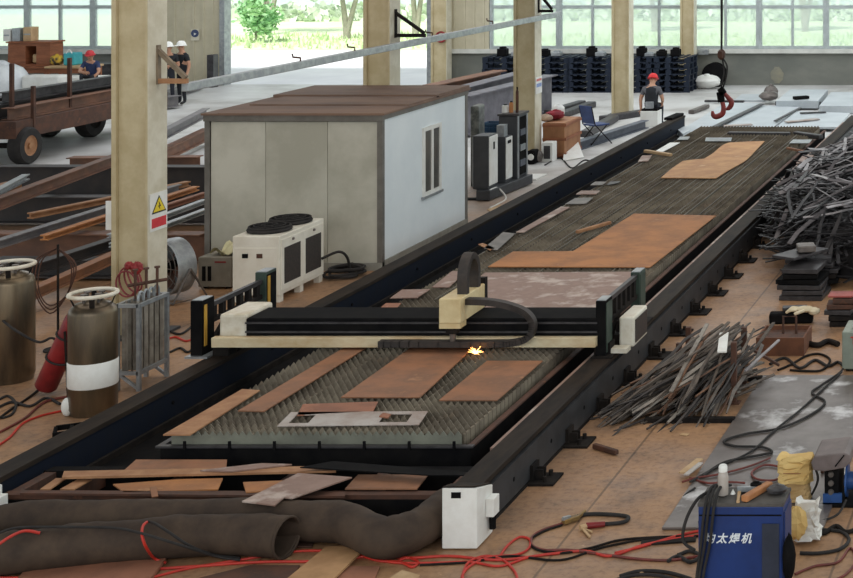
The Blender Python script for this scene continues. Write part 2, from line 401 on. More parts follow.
# signs
def placard(name, label, cat, x, y, z, w, h, mats, axis='x'):
    return tag(MB().box(x, x+.012, y-w/2, y+w/2, z-h/2, z+h/2).build(name, mats), label, cat)
sx = COLX + .245
zc = Q(156, 213, 20.3).z
t = thing('warning_sign', 'white warning sign with yellow triangle on the nearest cream column', 'sign', (sx, 20.45, zc - .25))
MB().box(sx, sx+.01, 20.26, 20.64, zc-.24, zc+.24).build('plate', mt['white'], t)
tri = MB(); tri.extr([(-.16, -.02), (.16, -.02), (0, .2)], (sx+.010, 20.45, zc), (sx+.014, 20.45, zc)); tri.build('triangle', M('black_mark', (20,20,20)), t)
tri = MB(); tri.extr([(-.13, 0), (.13, 0), (0, .17)], (sx+.014, 20.45, zc), (sx+.018, 20.45, zc)); tri.build('triangle', M('sign_yellow', (226,200,50)), t)
MB().extr([(-.01, .02), (.03, .07), (.0, .07), (.02, .13), (-.03, .06), (0, .06)], (sx+.018, 20.45, zc), (sx+.021, 20.45, zc)).build('bolt', bpy.data.materials['black_mark'], t)
MB().box(sx+.010, sx+.014, 20.29, 20.61, zc-.2, zc-.08).build('red_band', M('sign_red', (206,60,66), (196,50,58), 9), t)
t = MB().box(Q(108, 215, 20.35).x, Q(115, 215, 20.35).x, 20.3, 20.31, Q(110, 230, 20.3).z, Q(110, 201, 20.3).z).build('paper_sheet', mt['white'])
tag(t, 'small white sheet hanging at the edge of the nearest column', 'sheet')
placard('notice_sign', 'small white and blue notice on the column beside the wooden crate', 'sign', -11.84+.245, 34.9, Q(541, 85, 34.9).z, .4, .36, [mt['white']])
MB().box(-11.84+.257, -11.84+.26, 34.74, 35.06, Q(541, 85, 34.9).z-.04, Q(541, 85, 34.9).z+.04).build('notice_sign_stripe', M('pale_blue_print', (130,150,196)), bpy.data.objects['notice_sign'])
bpy.data.objects['notice_sign_stripe'].name = 'blue_stripe'
MB().box(-11.84+.257, -11.84+.26, 34.74, 35.06, Q(541, 85, 34.9).z+.09, Q(541, 85, 34.9).z+.14).build('red_stripe', M('faded_red_print', (206,120,116)), bpy.data.objects['notice_sign'])
yy = 49.28; c0 = Q(441, 37, yy)
t = thing('prohibition_sign', 'round sign with red ring on the doorway column', 'sign', c0)
MB().lathe(c0, [(.18, 0), (.18, .01)], 24, (0,-1,0)).build('disc', mt['cream_pale'], t)
MB().ring(c0 + V(0,-.012,0), .15, .03, axis=(0,1,0)).bar(c0 + V(-.11,-.012,.11), c0 + V(.11,-.012,-.11), .02, .04).build('ring', mt['red'], t)
c0 = Q(195, 34, BY - .05)
t = thing('round_sign', 'round navy sign on a small plate on the beige wall panel', 'sign', c0)
MB().box(c0.x-.13, c0.x+.13, BY-.05, BY-.03, c0.z-.2, c0.z+.16).build('plate', mt['cream_pale'], t)
MB().lathe(V(c0.x, BY-.05, c0.z+.02), [(.12, 0), (.12, .01)], 20, (0,-1,0)).build('disc', M('sign_navy', (58,70,104)), t)
MB().lathe(V(c0.x, BY-.06, c0.z+.0), [(.05, 0), (.05, .01)], 3, (0,-1,0)).build('mark', mt['white'], t)

# ---------------------------------------------------------------- cutting machine: rails
H1 = .42
def rail(name, x0, x1, label, side):
    y0, y1 = 13.93, 39.2
    t = thing(name, label, 'rail', ((x0+x1)/2, y0, 0), 'machine rails')
    xm = (x0+x1)/2
    MB().box(x0, x1, y0, y1, H1-.05, H1).build('top_flange', mt['railtop'], t, bevel=.004)
    MB().box(x0+.02, x1-.02, y0+.02, y1, .03, H1-.05).build('web', mt['darkblue'] if side < 0 else mt['dark'], t)
    MB().box(x0-.02, x1+.02, y0, y1, 0, .03).build('bottom_flange', mt['dark'], t)
    if side > 0:
        MB().box(x1-.02, x1+.02, y0+.05, y1, .04, H1-.07).build('side_plate', mt['railside'], t)
        for k in range(23):
            y = y0 + 1.27 + k*1.06
            b = MB().box(x1+.02, x1+.05, y-.09, y+.09, .02, .17).box(x1+.05, x1+.13, y-.05, y-.03, .02, .12).box(x1+.05, x1+.13, y+.03, y+.05, .02, .12).box(x1, x1+.26, y-.16, y+.16, 0.001, .022)
            b.cyl((x1+.16, y-.09, .02), (x1+.16, y-.09, .07), .022, 8).cyl((x1+.16, y+.09, .02), (x1+.16, y+.09, .07), .022, 8)
            b.build('rail_bracket', mt['dark'], t)
        for k in range(24):
            y = y0 + .74 + k*1.06
            MB().lathe((x1+.0205, y, .2), [(.022, 0), (.022, .003)], 10, (1,0,0)).build('bolt_hole', mt['black'], t)
    else:
        for k in range(12):
            y = y0 + .8 + k*2.1
            MB().lathe((x1-.02, y, .24), [(.02, 0), (.02, .012)], 8, (1,0,0)).build('bolt_head', mt['black'], t)
    return t
rail('machine_rail', -9.65, -9.42, 'long dark machine rail on the cabin side of the cutting bed', -1)
rail('machine_rail', -5.36, -5.12, 'long dark machine rail on the scrap pile side with floor brackets', 1)
# rusty lip along the inner edge of the rail
tag(MB().box(-5.40, -5.365, 14.9, 38, .36, .41).build('edge_strip', mt['rust_pink']), 'thin rusty light strip along the inner edge of a machine rail', 'strip')
# end boxes
def endbox(label, x0, x1):
    t = thing('rail_end_box', label, 'box', ((x0+x1)/2, 13.6, 0), 'rail end boxes')
    m = MB(); m._add([(x0,13.54,.01),(x1,13.54,.01),(x1,13.91,.01),(x0,13.91,.01),(x0,13.54,.525),(x1,13.54,.525),(x1,13.91,.425),(x0,13.91,.425)], [(3,2,1,0),(4,5,6,7),(0,1,5,4),(1,2,6,5),(2,3,7,6),(3,0,4,7)]); m.build('body', mt['white'], t, bevel=.008)
    m = MB(); m._add([(x0+.005,13.55,.527),(x1-.02,13.55,.527),(x1-.02,13.92,.426),(x0+.005,13.92,.426),(x0+.005,13.55,.537),(x1-.02,13.55,.537),(x1-.02,13.92,.436),(x0+.005,13.92,.436)], [(3,2,1,0),(4,5,6,7),(0,1,5,4),(1,2,6,5),(2,3,7,6),(3,0,4,7)]); m.build('top_cover', mt['railtop'], t)
    MB().box(x0+.08, x0+.16, 13.535, 13.545, .44, .49).build('slot', mt['black'], t)
    MB().box(x1, x1+.07, 13.74, 13.88, .2, .36).build('switch_box', mt['white'], t, bevel=.008)
    MB().cyl((x1+.035, 13.81, .08), (x1+.035, 13.81, .2), .03, 8).build('cable_gland', mt['black'], t)
xa, xb = P(443, 549, 0).x, P(478, 549, 0).x
endbox('white box closing the near end of the scrap-side machine rail', xa, xb)
endbox('white box closing the near end of the cabin-side machine rail', -9.62, -9.28)

# ---------------------------------------------------------------- cutting bed
BX0, BX1, BY0, BY1 = -8.53, -5.62, 15.0, 36.7
t = thing('cutting_bed', 'long black cutting bed with rows of toothed slats between the rails', 'machine', ((BX0+BX1)/2, BY0, 0))
MB().box(BX0, BX1, BY0, BY0+.06, .1, .38).box(BX0, BX1, BY1-.06, BY1, .1, .38).box(BX0, BX0+.06, BY0+.06, BY1-.06, .1, .38).box(BX1-.06, BX1, BY0+.06, BY1-.06, .1, .38).build('frame', mt['black'], t, bevel=.006)
MB().box(BX0+.06, BX1-.06, BY0+.06, BY1-.06, .1, .14).build('slag_tray', mt['dark'], t)
MB().box(BX0-.03, BX1+.03, BY0-.03, BY0+.03, .382, .4).box(BX0-.03, BX0+.03, BY0+.03, BY1, .382, .4).build('edge_lip', mt['steel_dark'], t)
MB().box(BX1-.03, BX1+.03, BY0+.03, BY1, .382, .4).build('edge_lip', mt['rust_dark'], t)
for k in range(4):
    for x in (BX0+.15, BX1-.15):
        y = BY0 + .1 + k*(BY1-BY0-.3)/3
        MB().box(x-.08, x+.08, y, y+.16, 0, .1).build('foot', mt['black'], t)
mt['slat'] = M('slagged_slats', (142,131,114), (102,92,80), 1.6, .65, .1, c3=(140,122,102))
mt['slat_front'] = M('grey_green_slat_edge', (126,127,114), (104,104,94), 3, .6)
def slats(y0, y1, step, mat, name):
    m = MB(); pitch = .07; y = y0
    n = int((BX1-BX0-.16)/pitch)
    while y < y1:
        vs = []; x = BX0 + .08
        low = [(x, y, .2)]; 
        top = []
        for k in range(n):
            top += [(x + k*pitch, y, .475), (x + (k+.5)*pitch, y, .518)]
        top.append((x + n*pitch, y, .475))
        for dy in (-.003, .003):
            vs += [(a, y+dy, c_) for a, b_, c_ in top]
        k2 = len(top)
        vs += [(x, y-.003, .2), (x+n*pitch, y-.003, .2), (x, y+.003, .2), (x+n*pitch, y+.003, .2)]
        fs = [tuple(range(k2)) + (2*k2+1, 2*k2), tuple(range(k2, 2*k2))[::-1] + (2*k2+2, 2*k2+3)]
        fs += [(i, k2+i, k2+i+1, i+1) for i in range(k2-1)]
        m._add(vs, fs); y += step
    return m.build(name, mat, t)
slats(BY0+.05, BY0+.06, 1, mt['slat_front'], 'front_slat')
slats(BY0+.16, BY1-.1, .115, mt['slat'], 'slat_grid')
m = MB()
m2 = MB()
for k in range(1, 29):
    x = BX0 + k*(BX1-BX0)/29 + .012*math.sin(k*5.1)
    if k % 4 == 0: m.box(x-.01, x+.01, BY0+.12, BY1-.1, .2, .465)
    else: m2.box(x-.007, x+.007, 20.2 + (k*7 % 5), BY1-.1 - (k*5 % 4), .4, .497 + .006*(k % 3))
m.build('cross_bars', mt['slat'], t); m2.build('length_bars', M('streaky_bed_bar', (120,116,104), (84,74,62), .9, .6, .2, stretch=(3,.4,1)), t)
for k in range(7):
    x = BX0 + .25 + k*.42
    MB().box(x-.012, x+.012, BY0-.045, BY0-.03, .37, .45).build('clamp', mt['black'], t)
t = thing('dust_channel', 'dark dust channel between the cabin-side rail and the cutting bed', 'channel', (-9, 15, 0))
MB().box(-9.38, -8.6, 15.0, 38, 0.001, .06).build('pan', mt['black'], t); MB().box(-9.38, -9.34, 15.0, 38, .06, .12).box(-8.64, -8.6, 15.0, 38, .06, .12).build('side_lip', mt['dark'], t)

# plates on the bed
PZ = .53
def plate(name, label, cat, pts, mat, z=PZ, th=.012, group=None, bevel=0):
    q = [P(x, y, z) for x, y in pts]
    return tag(MB().prism([(a.x, a.y) for a in q], z-th, z).build(name, mat, bevel=bevel), label, cat, group)
G1 = 'steel plates on the cutting bed'
plate('steel_plate', 'narrow light tan plate along the cabin-side corner of the bed front', 'plate', [(163,434.5),(190,434.5),(260,390),(242,389)], mt['rust_tan'], group=G1)
plate('steel_plate', 'long narrow brown plate reaching under the gantry beam', 'plate', [(238,410.5),(264,411),(372,344),(350,344)], mt['rust'], group=G1)
plate('steel_plate', 'large plain brown plate in front of the gantry, in the middle', 'plate', [(341,397),(420,397),(478,343),(417,343)], mt['rust'], group=G1)
plate('steel_plate', 'brown plate in front of the gantry, on the scrap pile side', 'plate', [(439,400),(497,400),(542.5,360.6),(487,360.6)], mt['rust'], group=G1)
plate('steel_plate', 'small reddish plate lying behind the cut-out frame sheet', 'plate', [(297,415),(303,404),(378,401.5),(373,411)], mt['rust_red'], group=G1)
# cut-out sheet with holes
def quadpt(c, u, v): 
    a, b, cc, d = c; return (a*(1-u)+b*u)*(1-v) + (d*(1-u)+cc*u)*v
c4 = [P(277, 426, PZ), P(419, 424.5, PZ), P(428, 411, PZ), P(291, 412, PZ)]
m = MB()
us = [0, .06, .2, .48, .52, .70, .9, 1]; vv = [0, .2, .8, 1]
for i in range(7):
    for j in range(3):
        if j == 1 and i in (1, 5): continue
        q = [quadpt(c4, us[i+a], vv[j+b]) for a, b in ((0,0),(1,0),(1,1),(0,1))]; m.prism([(a.x, a.y) for a in q], PZ-.008, PZ)
mt['skel'] = M('pale_cut_sheet', (176,168,162), (150,132,122), 3, .5)
tag(m.build('cutout_sheet', mt['skel']), 'pale grey cut-out sheet with two square holes on the slats', 'sheet', G1)
plate('offcut', 'tiny brown offcut lying on the pale cut-out sheet', 'offcut', [(379,416),(388,417.5),(391,414),(383,412.5)], mt['rust_red'], z=PZ+.012)
plate('steel_plate', 'large pinkish grey sheet just behind the gantry beam', 'plate', [(425,318),(592,318),(638.5,271.5),(485,272.5)], mt['rust_pink'], group=G1)
plate('steel_plate', 'big orange L-shaped rusty plate in the middle of the bed', 'plate', [(488,266.5),(650,267),(716,215.5),(634,213.5),(573,251),(513,251.5)], mt['rust_orange'], z=.532, group=G1)
def ccurve(a): 
    return [(v.x, v.y) for v in curve([V(x, y, 0) for x, y in a], 5)]
s1 = ccurve([(661,177.6),(671,169),(682.5,161)]); s2 = ccurve([(682.5,161),(692,159.6),(704,158.6)]); s3 = ccurve([(704,158.6),(713,153),(722,145.5),(729,142.5)])
s4 = ccurve([(764.6,141),(757,149),(746,160),(736,166),(727,171),(716,178)])
plate('steel_plate', 'pale orange S-curved rusty plate at the far half of the bed', 'plate', s1 + s2[1:] + s3[1:] + [(747,141.5)] + s4, mt['rust_pale'], z=.535, group=G1)
# strips lying between rail and bed
G2 = 'scrap pieces beside the cutting bed'
for nm, lb, pts, mm, z in (
  ('scrap_piece', 'red brown scrap piece beside the bed just behind the white gantry end', [(371,315.5),(386,303),(401,303),(392,313)], 'rust_red', .535),
  ('scrap_piece', 'grey brown scrap square beside the bed behind the red scrap piece', [(390,298),(402,289.5),(430,289),(417,297.5)], 'rust_pink', .535),
  ('scrap_piece', 'light brown scrap strip right behind the cutting head arch', [(432,287),(452,271),(466,271),(449,287)], 'rust_pink', .535),
  ('scrap_piece', 'grey scrap plate lying on the dust channel behind the cutting head', [(484,248),(497,250),(515,233.5),(503,232)], 'steel', .535),
  ('scrap_piece', 'small orange brown scrap stick beside the grey scrap plate', [(478,244),(490,250),(495,248),(483,243)], 'rust_tan', .535),
  ('scrap_piece', 'long brown scrap strip along the dust channel', [(516,232),(524,232),(570,207),(561,206.5)], 'rust_pink', .535),
  ('scrap_piece', 'pale square scrap plate first after the long brown strip', [(565,204),(586,203.5),(593,197.5),(575,198)], 'steel', .535),
  ('scrap_piece', 'pale small scrap plate second after the long brown strip', [(576,194),(596,194),(600,190.5),(581,190.5)], 'rust_pink', .535),
  ('scrap_piece', 'pale small scrap plate third after the long brown strip', [(590,185),(602,185),(607,181.5),(595,181.5)], 'steel', .535),
  ('scrap_piece', 'narrow grey scrap sliver beside the far end of the dust channel', [(607,185),(618,183),(621,181),(610,181.5)], 'steel_dark', .535),
  ('scrap_piece', 'pale square scrap plate under the pale wooden stick', [(638,161.5),(648,161),(652,155),(642,155.5)], 'rust_pink', .535),
  ('scrap_piece', 'long white sheet strip near the far end of the bed', [(652,153),(662,152),(680,142.5),(670,142.5)], 'white', .535),
  ('scrap_piece', 'short white plate at the far corner of the bed', [(677,139.5),(688,139.5),(690,136.5),(680,136.5)], 'galv', .535),
  ('scrap_piece', 'flat pale bar on the far edge of the bed', [(705,141),(731,141),(732,137.5),(706,137.5)], 'galv', .54),
  ('scrap_piece', 'second flat pale bar on the far edge of the bed, near the corner', [(789,143),(809,143),(812,139.5),(793,139.5)], 'galv', .54),
  ('scrap_piece', 'pale scrap square by the far end of the scrap-side rail', [(796,163),(808,163),(814,155),(803,155)], 'rust_pink', .44)):
    plate(nm, lb, 'scrap', pts, mt[mm], z=z, th=.011, group=G2)
def stick(name, label, a, b, w, h, mat, cat='stick'):
    o = MB().bar(a, b, w, h).build(name, mat, bevel=min(w, h)*.2); return tag(o, label, cat)
stick('wooden_stick', 'brown stick lying on the slats behind the L-shaped plate', P(577,232,.56), P(610,222.5,.56), .06, .05, mt['rust_tan'])
stick('wooden_stick', 'pale wooden stick lying across the bed edge near the far end', P(645,151,.56), P(671,155,.56), .08, .06, mt['wood_pale'])
stick('wooden_stick', 'thin brown stick near the far scrap-side corner of the bed', P(787,148,.56), P(803,151.5,.56), .05, .05, mt['rust'])
o = stick('debris_pile_bar', 'dark lump of slag lying on the far edge of the bed', P(728,134,.5), P(790,134.5,.5), .16, .1, mt['steel_dark'], 'slag'); o.name = 'slag_lump'
o = stick('slag_lump', 'dark slag lump on the end of the cabin-side rail', P(668,119,.45), P(680,114,.45), .2, .06, mt['black'], 'slag')
stick('slag_lump', 'short dark slag ridge at the far bed corner near the scrap-side rail', P(795,133.5,.5), P(821,137,.5), .14, .1, mt['steel_dark'], 'slag')

# ---------------------------------------------------------------- gantry
t = thing('cutting_gantry', 'black cutting gantry beam spanning the bed on the two machine rails', 'machine', (-7.4, 18.5, H1))
MB().box(-9.21, -5.28, 17.88, 18.39, .56, .86).build('beam', mt['black'], t, bevel=.015)
MB().box(-9.21, -5.28, 17.86, 17.88, .70, .72).box(-9.21, -5.28, 17.86, 17.88, .80, .82).build('guide_rail', mt['steel_dark'], t)
MB().box(-9.55, -5.28, 17.79, 17.88, .555, .665).build('front_ledge', M('worn_cream_ledge', (222,208,176), (196,168,128), 3.5, .55, stretch=(.5,1,1), c3=(150,112,78)), t, bevel=.006)
MB().box(-9.52, -9.21, 17.9, 18.5, .54, .9).build('end_cover', mt['white_dirty'], t, bevel=.03)
for y in (18.05, 18.4):
    MB().box(-9.62, -9.44, y-.1, y+.1, H1, .56).build('carriage_wheel_block', mt['dark'], t)
    MB().box(-5.34, -5.16, y-.1, y+.1, H1, .56).build('carriage_wheel_block', mt['dark'], t)
# outboard frames
def frame(x0, x1, green_front, stripe):
    for (ya, yb) in ((17.88, 18.14), (19.3, 19.56)):
        p_ = MB().box(x0, x1, ya, yb, H1, 1.05).build('post', mt['black'] if (ya < 18) else mt['green'], t, bevel=.005)
        MB().box(x1, x1+.006, ya+.02, yb-.02, H1+.05, 1.02).build('side_plate', mt['green'] if not stripe else mt['black'], t)
        if stripe:
            MB().box(x1+.006, x1+.016, ya+.03, ya+.08, H1+.12, 1.0).build('yellow_stripe', mt['yellow'], t)
        MB().box(x0+.005, x1-.005, ya+.02, yb-.02, 1.05, 1.058).build('post_cap', mt['galv'], t)
        MB().box(x0-.04, x1+.08, ya-.05, yb+.05, H1-.001, H1+.02).build('foot_plate', mt['galv'] if stripe else mt['dark'], t)
    xm = (x0+x1)/2
    MB().bar((xm, 18.14, 1.0 if not stripe else .94), (xm, 19.3, 1.0 if not stripe else .94), .05, .05).build('top_bar', mt['steel_dark'], t)
    MB().bar((xm, 18.14, .76), (xm, 19.3, .76), .05, .05).build('lower_bar', mt['dark'], t)
    for k in range(6):
        y = 18.14 + (k+.5)*1.16/6; MB().bar((xm, y, .785), (xm, y, .92 if stripe else .975), .05, .07, up=(0,1,0)).build('rung', mt['dark'], t)
    MB().bar((xm, 18.14, .46), (xm, 18.6, .76), .04, .06).build('brace', mt['dark'], t)
frame(-9.83, -9.70, False, True)
frame(-5.3, -5.19, True, False)
b = MB().prism([(-5.13, 18.2), (-4.96, 18.2), (-4.96, 18.78), (-5.13, 18.78)], .45, .79).build('drive_motor_cover', mt['white_dirty'], t, bevel=.02)
MB().box(-4.96, -4.95, 18.25, 18.73, .49, .75).build('vent_panel', M('dark_brown_vent', (60,48,44), (50,42,40), 20), t)
MB().box(-5.19, -5.1, 18.3, 18.6, .6, .72).build('motor_mount', mt['dark'], t)
MB().box(-5.3, -4.98, 17.98, 18.14, .44, .49).build('foot_ledge', mt['white_dirty'], t)
# carriage head
hx0, hx1 = Q(438.7, 310, 17.62).x, Q(460.5, 310, 17.62).x
hd = MB().prism([(hx0, 17.62), (hx1, 17.62), (hx1, 18.36), (hx0, 18.36)], .865, 1.14).build('cutting_head', M('aged_cream_cover', (222,204,160), (204,180,134), 4, .5), t, bevel=.012)
MB().box(hx0+.004, hx1-.004, 17.622, 17.8, .81, .865).build('lower_cover', bpy.data.materials['aged_cream_cover'], hd)
MB().box(hx0-.0, hx1+.0, 18.36, 18.44, .87, 1.2).build('back_plate', mt['dark'], hd)
MB().box(hx0+.06, hx1-.06, 17.66, 17.76, .74, .81).build('slide_plate', mt['dark'], hd)
MB().lathe(((hx0+hx1)/2, 17.71, .6), [(.012, 0), (.03, .06), (.035, .14)], 12).build('torch_nozzle', mt['steel'], hd, smooth=True)
# cable carriers
ax = (hx0+hx1)/2 + .06; w_ = .055
arch = curve([(ax, 17.86, 1.14), (ax, 17.86, 1.34), (ax, 17.92, 1.47), (ax, 18.03, 1.53), (ax, 18.14, 1.47), (ax, 18.2, 1.34), (ax, 18.2, 1.14)], 6)
m = MB()
for a, b in zip(arch, arch[1:]):
    d = (b - a).normalized(); n = d.cross(V(1,0,0)); m.extr([(-w_, -.035), (w_, -.035), (w_, .035), (-w_, .035)], a - d*.004, b + d*.004, n)
m.build('cable_carrier', M('dark_brown_carrier', (62,54,50), (50,45,43), 12, .6), t)
loop = curve([Q(467,301,17.8), Q(490,302,17.73), Q(510,306,17.73), Q(526,313,17.73), Q(533,324,17.73), Q(529,337,17.73), Q(514,342.5,17.73), Q(490,343.5,17.73), Q(430,343.5,17.73), Q(380,343.5,17.73)], 6)
m = MB()
for a, b in zip(loop, loop[1:]):
    d = (b - a).normalized(); n = d.cross(V(0,1,0)); m.extr([(-.05, -.033), (.05, -.033), (.05, .033), (-.05, .033)], a - d*.004, b + d*.004, n)
m.build('cable_carrier', bpy.data.materials['dark_brown_carrier'], t)
# spark
fire = bpy.data.materials.new('cutting_flame'); fire.use_nodes = True
e = fire.node_tree.nodes['Principled BSDF']; e.inputs['Emission Color'].default_value = (1, .36, .06, 1); e.inputs['Emission Strength'].default_value = 7
fire2 = bpy.data.materials.new('hot_flame_core'); fire2.use_nodes = True
e = fire2.node_tree.nodes['Principled BSDF']; e.inputs['Emission Color'].default_value = (1, .62, .2, 1); e.inputs['Emission Strength'].default_value = 9
c0 = P(475.5, 352.5, .56); t = thing('cutting_spark', 'bright orange spark at the plate under the gantry beam', 'spark', c0)
MB().blob(c0, .02, .014, .014, noise=.3, seed=2).build('flame_core', fire2, t)
m = MB(); rg = random.Random(5)
for k in range(26):
    d = V(rg.uniform(-1, 1.3), rg.uniform(-.5,.5), rg.uniform(-.05,.7)).normalized(); m.tube([c0, c0 + d*rg.uniform(.03, .085)], [.006, .002], 4)
m.build('spray', fire, t)
# ---------------------------------------------------------------- site cabin
mt['cabin_front'] = M('shaded_cabin_wall', (194,191,178), (166,163,149), .9, .6, lo=.36, hi=.64)  # mottle is stain; the grey of the white wall is painted shade
mt['cabin_side'] = M('lit_cabin_wall', (226,233,236), (218,226,230), 1.2, .5)  # same white wall, side daylight put into the paler colour
mt['cabin_frame'] = M('grey_cabin_post', (112,108,102), (96,92,86), 4, .55)
mt['cabin_roof'] = M('brown_weathered_roof', (128,102,86), (104,84,74), 1.6, .75, stretch=(.4,1,1))
CX1, CX0_, CY0_, CY1_ = -10.35, -13.03, 24.08, 27.5
CZ = 2.32
t = thing('site_cabin', 'grey box site cabin with brown roof and one narrow window', 'cabin', ((CX0_+CX1)/2, CY0_, 0))
xs = [CX0_+.09, Q(265, 180, CY0_).x, Q(327, 180, CY0_).x, CX1-.07]
for a, b in zip(xs, xs[1:]): MB().box(a+.004, b-.004, CY0_+.02, CY0_+.07, .12, CZ-.08).build('front_panel', mt['cabin_front'], t)
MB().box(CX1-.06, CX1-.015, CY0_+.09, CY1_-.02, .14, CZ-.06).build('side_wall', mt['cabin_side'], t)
MB().box(CX0_+.02, CX0_+.06, CY0_+.09, CY1_-.02, .12, CZ-.06).box(CX0_+.08, CX1-.08, CY1_-.07, CY1_-.03, .12, CZ-.06).build('rear_wall', mt['cabin_front'], t)
for x, y in ((CX0_, CY0_), (CX1-.08, CY0_), (CX0_, CY1_-.09), (CX1-.08, CY1_-.09)):
    MB().box(x, x+.08, y, y+.09, 0, CZ).build('corner_post', mt['cabin_frame'], t, bevel=.005)
MB().box(CX0_-.01, CX1+.01, CY0_-.012, CY0_+.06, CZ-.07, CZ+.02).box(CX1-.03, CX1+.012, CY0_+.06, CY1_, CZ-.05, CZ+.02).build('top_frame', mt['cabin_frame'], t)
MB().box(CX0_, CX1, CY0_-.004, CY0_+.08, 0, .12).box(CX1-.08, CX1+.003, CY0_+.08, CY1_, 0, .14).build('base_frame', M('grey_base_strip', (150,150,142), (134,132,124), 4, .6), t)
m = MB(); yy_ = [CY0_-.05, 25.15, 25.2, 26.2, 26.25, CY1_+.05]
m.box(CX0_-.04, CX1+.04, CY0_-.03, CY1_+.05, CZ+.02, CZ+.05)
rg = random.Random(2)
for a, b, h in ((CY0_-.02, 25.1, .055), (25.0, 26.2, .075), (26.1, CY1_+.03, .1)):
    m.box(CX0_+.02+rg.uniform(0,.2), CX1+.02, a, b, CZ+.05, CZ+h)
m.build('roof', mt['cabin_roof'], t, bevel=.006)
wy0, wy1 = 25.6, 26.32; wz0, wz1 = .84, 1.94
wf = MB()
for a in ((wy0, wy0+.06, wz0, wz1), (wy1-.06, wy1, wz0, wz1), (wy0+.06, wy1-.06, wz0, wz0+.06), (wy0+.06, wy1-.06, wz1-.06, wz1), ((wy0+wy1)/2-.03, (wy0+wy1)/2+.03, wz0+.06, wz1-.06)):
    wf.box(CX1-.02, CX1+.015, *a)
wf = wf.build('window_frame', mt['white'], t)
MB().box(CX1-.014, CX1-.006, wy0+.05, wy1-.05, wz0+.05, wz1-.05).build('pane', M('dark_cabin_glass', (92,90,86), (70,70,70), 2, .15), wf)
MB().box(CX1-.01, CX1+.03, wy0-.04, wy1+.04, wz0-.04, wz0).build('window_sill', mt['galv'], t)

# chiller
x1 = -10.92; x0 = -11.57; y0, y1 = 22.1, 23.42; z1 = .92
t = thing('water_chiller', 'cream water chiller with two top fans in front of the cabin', 'chiller', ((x0+x1)/2, y0, 0))
mt['chiller'] = M('ivory_enamel', (230,226,214), (218,212,198), 2.5, .45)
MB().box(x0, x1, y0, y1, .1, z1).build('body', mt['chiller'], t, bevel=.012)
MB().box(x0+.03, x1-.03, y0-.008, y0+.002, .14, z1-.16).build('front_panel', mt['chiller'], t, bevel=.004)
MB().box(x0+.14, x0+.22, y0-.016, y0-.006, .62, .68).build('display', mt['black'], t)
MB().box(x0+.34, x0+.42, y0-.016, y0-.006, .62, .68).build('gauge', mt['rust_dark'], t)
for a, b in ((y0+.08, y0+.62), (y0+.7, y0+1.24)):
    d = MB().box(x1-.002, x1+.014, a-.04, b+.04, .16, z1-.06).build('side_panel', mt['chiller'], t, bevel=.004)
    MB().box(x1+.014, x1+.02, a+.03, b-.05, .24, z1-.18).build('grille', M('dark_chiller_grille', (58,50,46), (44,40,38), 30), d)
    MB().lathe((x1+.014, (a+b)/2, z1-.1), [(.02, 0), (.018, .02)], 10, (1,0,0)).build('latch', mt['steel'], d)
for cy in (y0+.38, y0+.98):
    f = MB().ring(((x0+x1)/2, cy, z1+.07), .265, .014).ring(((x0+x1)/2, cy, z1+.03), .27, .026).ring(((x0+x1)/2, cy, z1+.085), .2, .01).ring(((x0+x1)/2, cy, z1+.09), .1, .01)
    for k in range(8):
        a = k*PI/4; f.tube([((x0+x1)/2 + .05*math.cos(a), cy + .05*math.sin(a), z1+.09), ((x0+x1)/2 + .265*math.cos(a), cy + .265*math.sin(a), z1+.07)], .007, 5)
    f.lathe(((x0+x1)/2, cy, z1+.0), [(.26, 0), (.26, .03), (.0, .031)], 24)
    f = f.build('fan_guard', mt['rubber'], t, smooth=True)
    MB().lathe(((x0+x1)/2, cy, z1+.04), [(.07, 0), (.07, .04), (0, .045)], 14).build('hub', mt['black'], f)
for x in (x0+.05, x1-.05):
    for y in (y0+.08, y0+.66, y1-.08): MB().box(x-.04, x+.04, y-.05, y+.05, 0, .1).build('foot', mt['chiller'], t)
tag(MB().tube(curve([V(-10.9, 23.3, .35), V(-10.72, 23.45, .42), V(-10.66, 23.6, .3), V(-10.66, 23.7, .04)], 6), .02, 8).build('chiller_hose', mt['rubber']), 'short black hose looping from the chiller rear to the floor', 'hose')
m = MB(); rg = random.Random(3)
for k in range(4): m.tube(curve([V(-10.75 + rg.uniform(-.1,.1), 23.75 + rg.uniform(-.1,.1), .04 + .03*k) + V(math.cos(a)*.22, math.sin(a)*.26, 0) for a in [i*PI/3 for i in range(6)]], 4, True), .022, 6, True)
tag(m.build('hose_coil', mt['rubber']), 'heap of coiled black hose between chiller and cabin corner', 'hose')

# grey box with cloth
x0, x1 = Q(198, 275, 22.9).x, Q(231, 275, 22.9).x
t = thing('power_box', 'small grey welding power box on the floor by the chiller', 'box', ((x0+x1)/2, 22.9, 0))
MB().box(x0, x1, 22.9, 23.5, .03, .46).build('case', M('warm_grey_enamel', (136,130,118), (122,116,104), 4), t, bevel=.012)
for k in range(2): MB().box(x0+.06+.08*k, x0+.11+.08*k, 22.894, 22.902, .12, .33).build('vent', mt['black'], t)
MB().box(x0+.24, x0+.4, 22.894, 22.902, .38, .4).build('red_strip', mt['red'], t)
for a in (x0+.04, x1-.1): MB().box(a, a+.06, 22.95, 23.45, 0, .03).build('skid', mt['black'], t)
m = MB(); n = 7; rg = random.Random(4)
pts = [[V(x0+.14+.36*i/n, 22.95+.45*j/n, .475 + rg.uniform(0,.07) + .05*math.sin(i*1.1+j)) for j in range(n+1)] for i in range(n+1)]
vs = [p for r_ in pts for p in r_] + [p + V(0,0,.012) for r_ in pts for p in r_]; K = (n+1)**2
fs = []
for i in range(n):
    for j in range(n):
        a = i*(n+1)+j; fs += [(a, a+1, a+n+2, a+n+1), (K+a, K+a+n+1, K+a+n+2, K+a+1)]
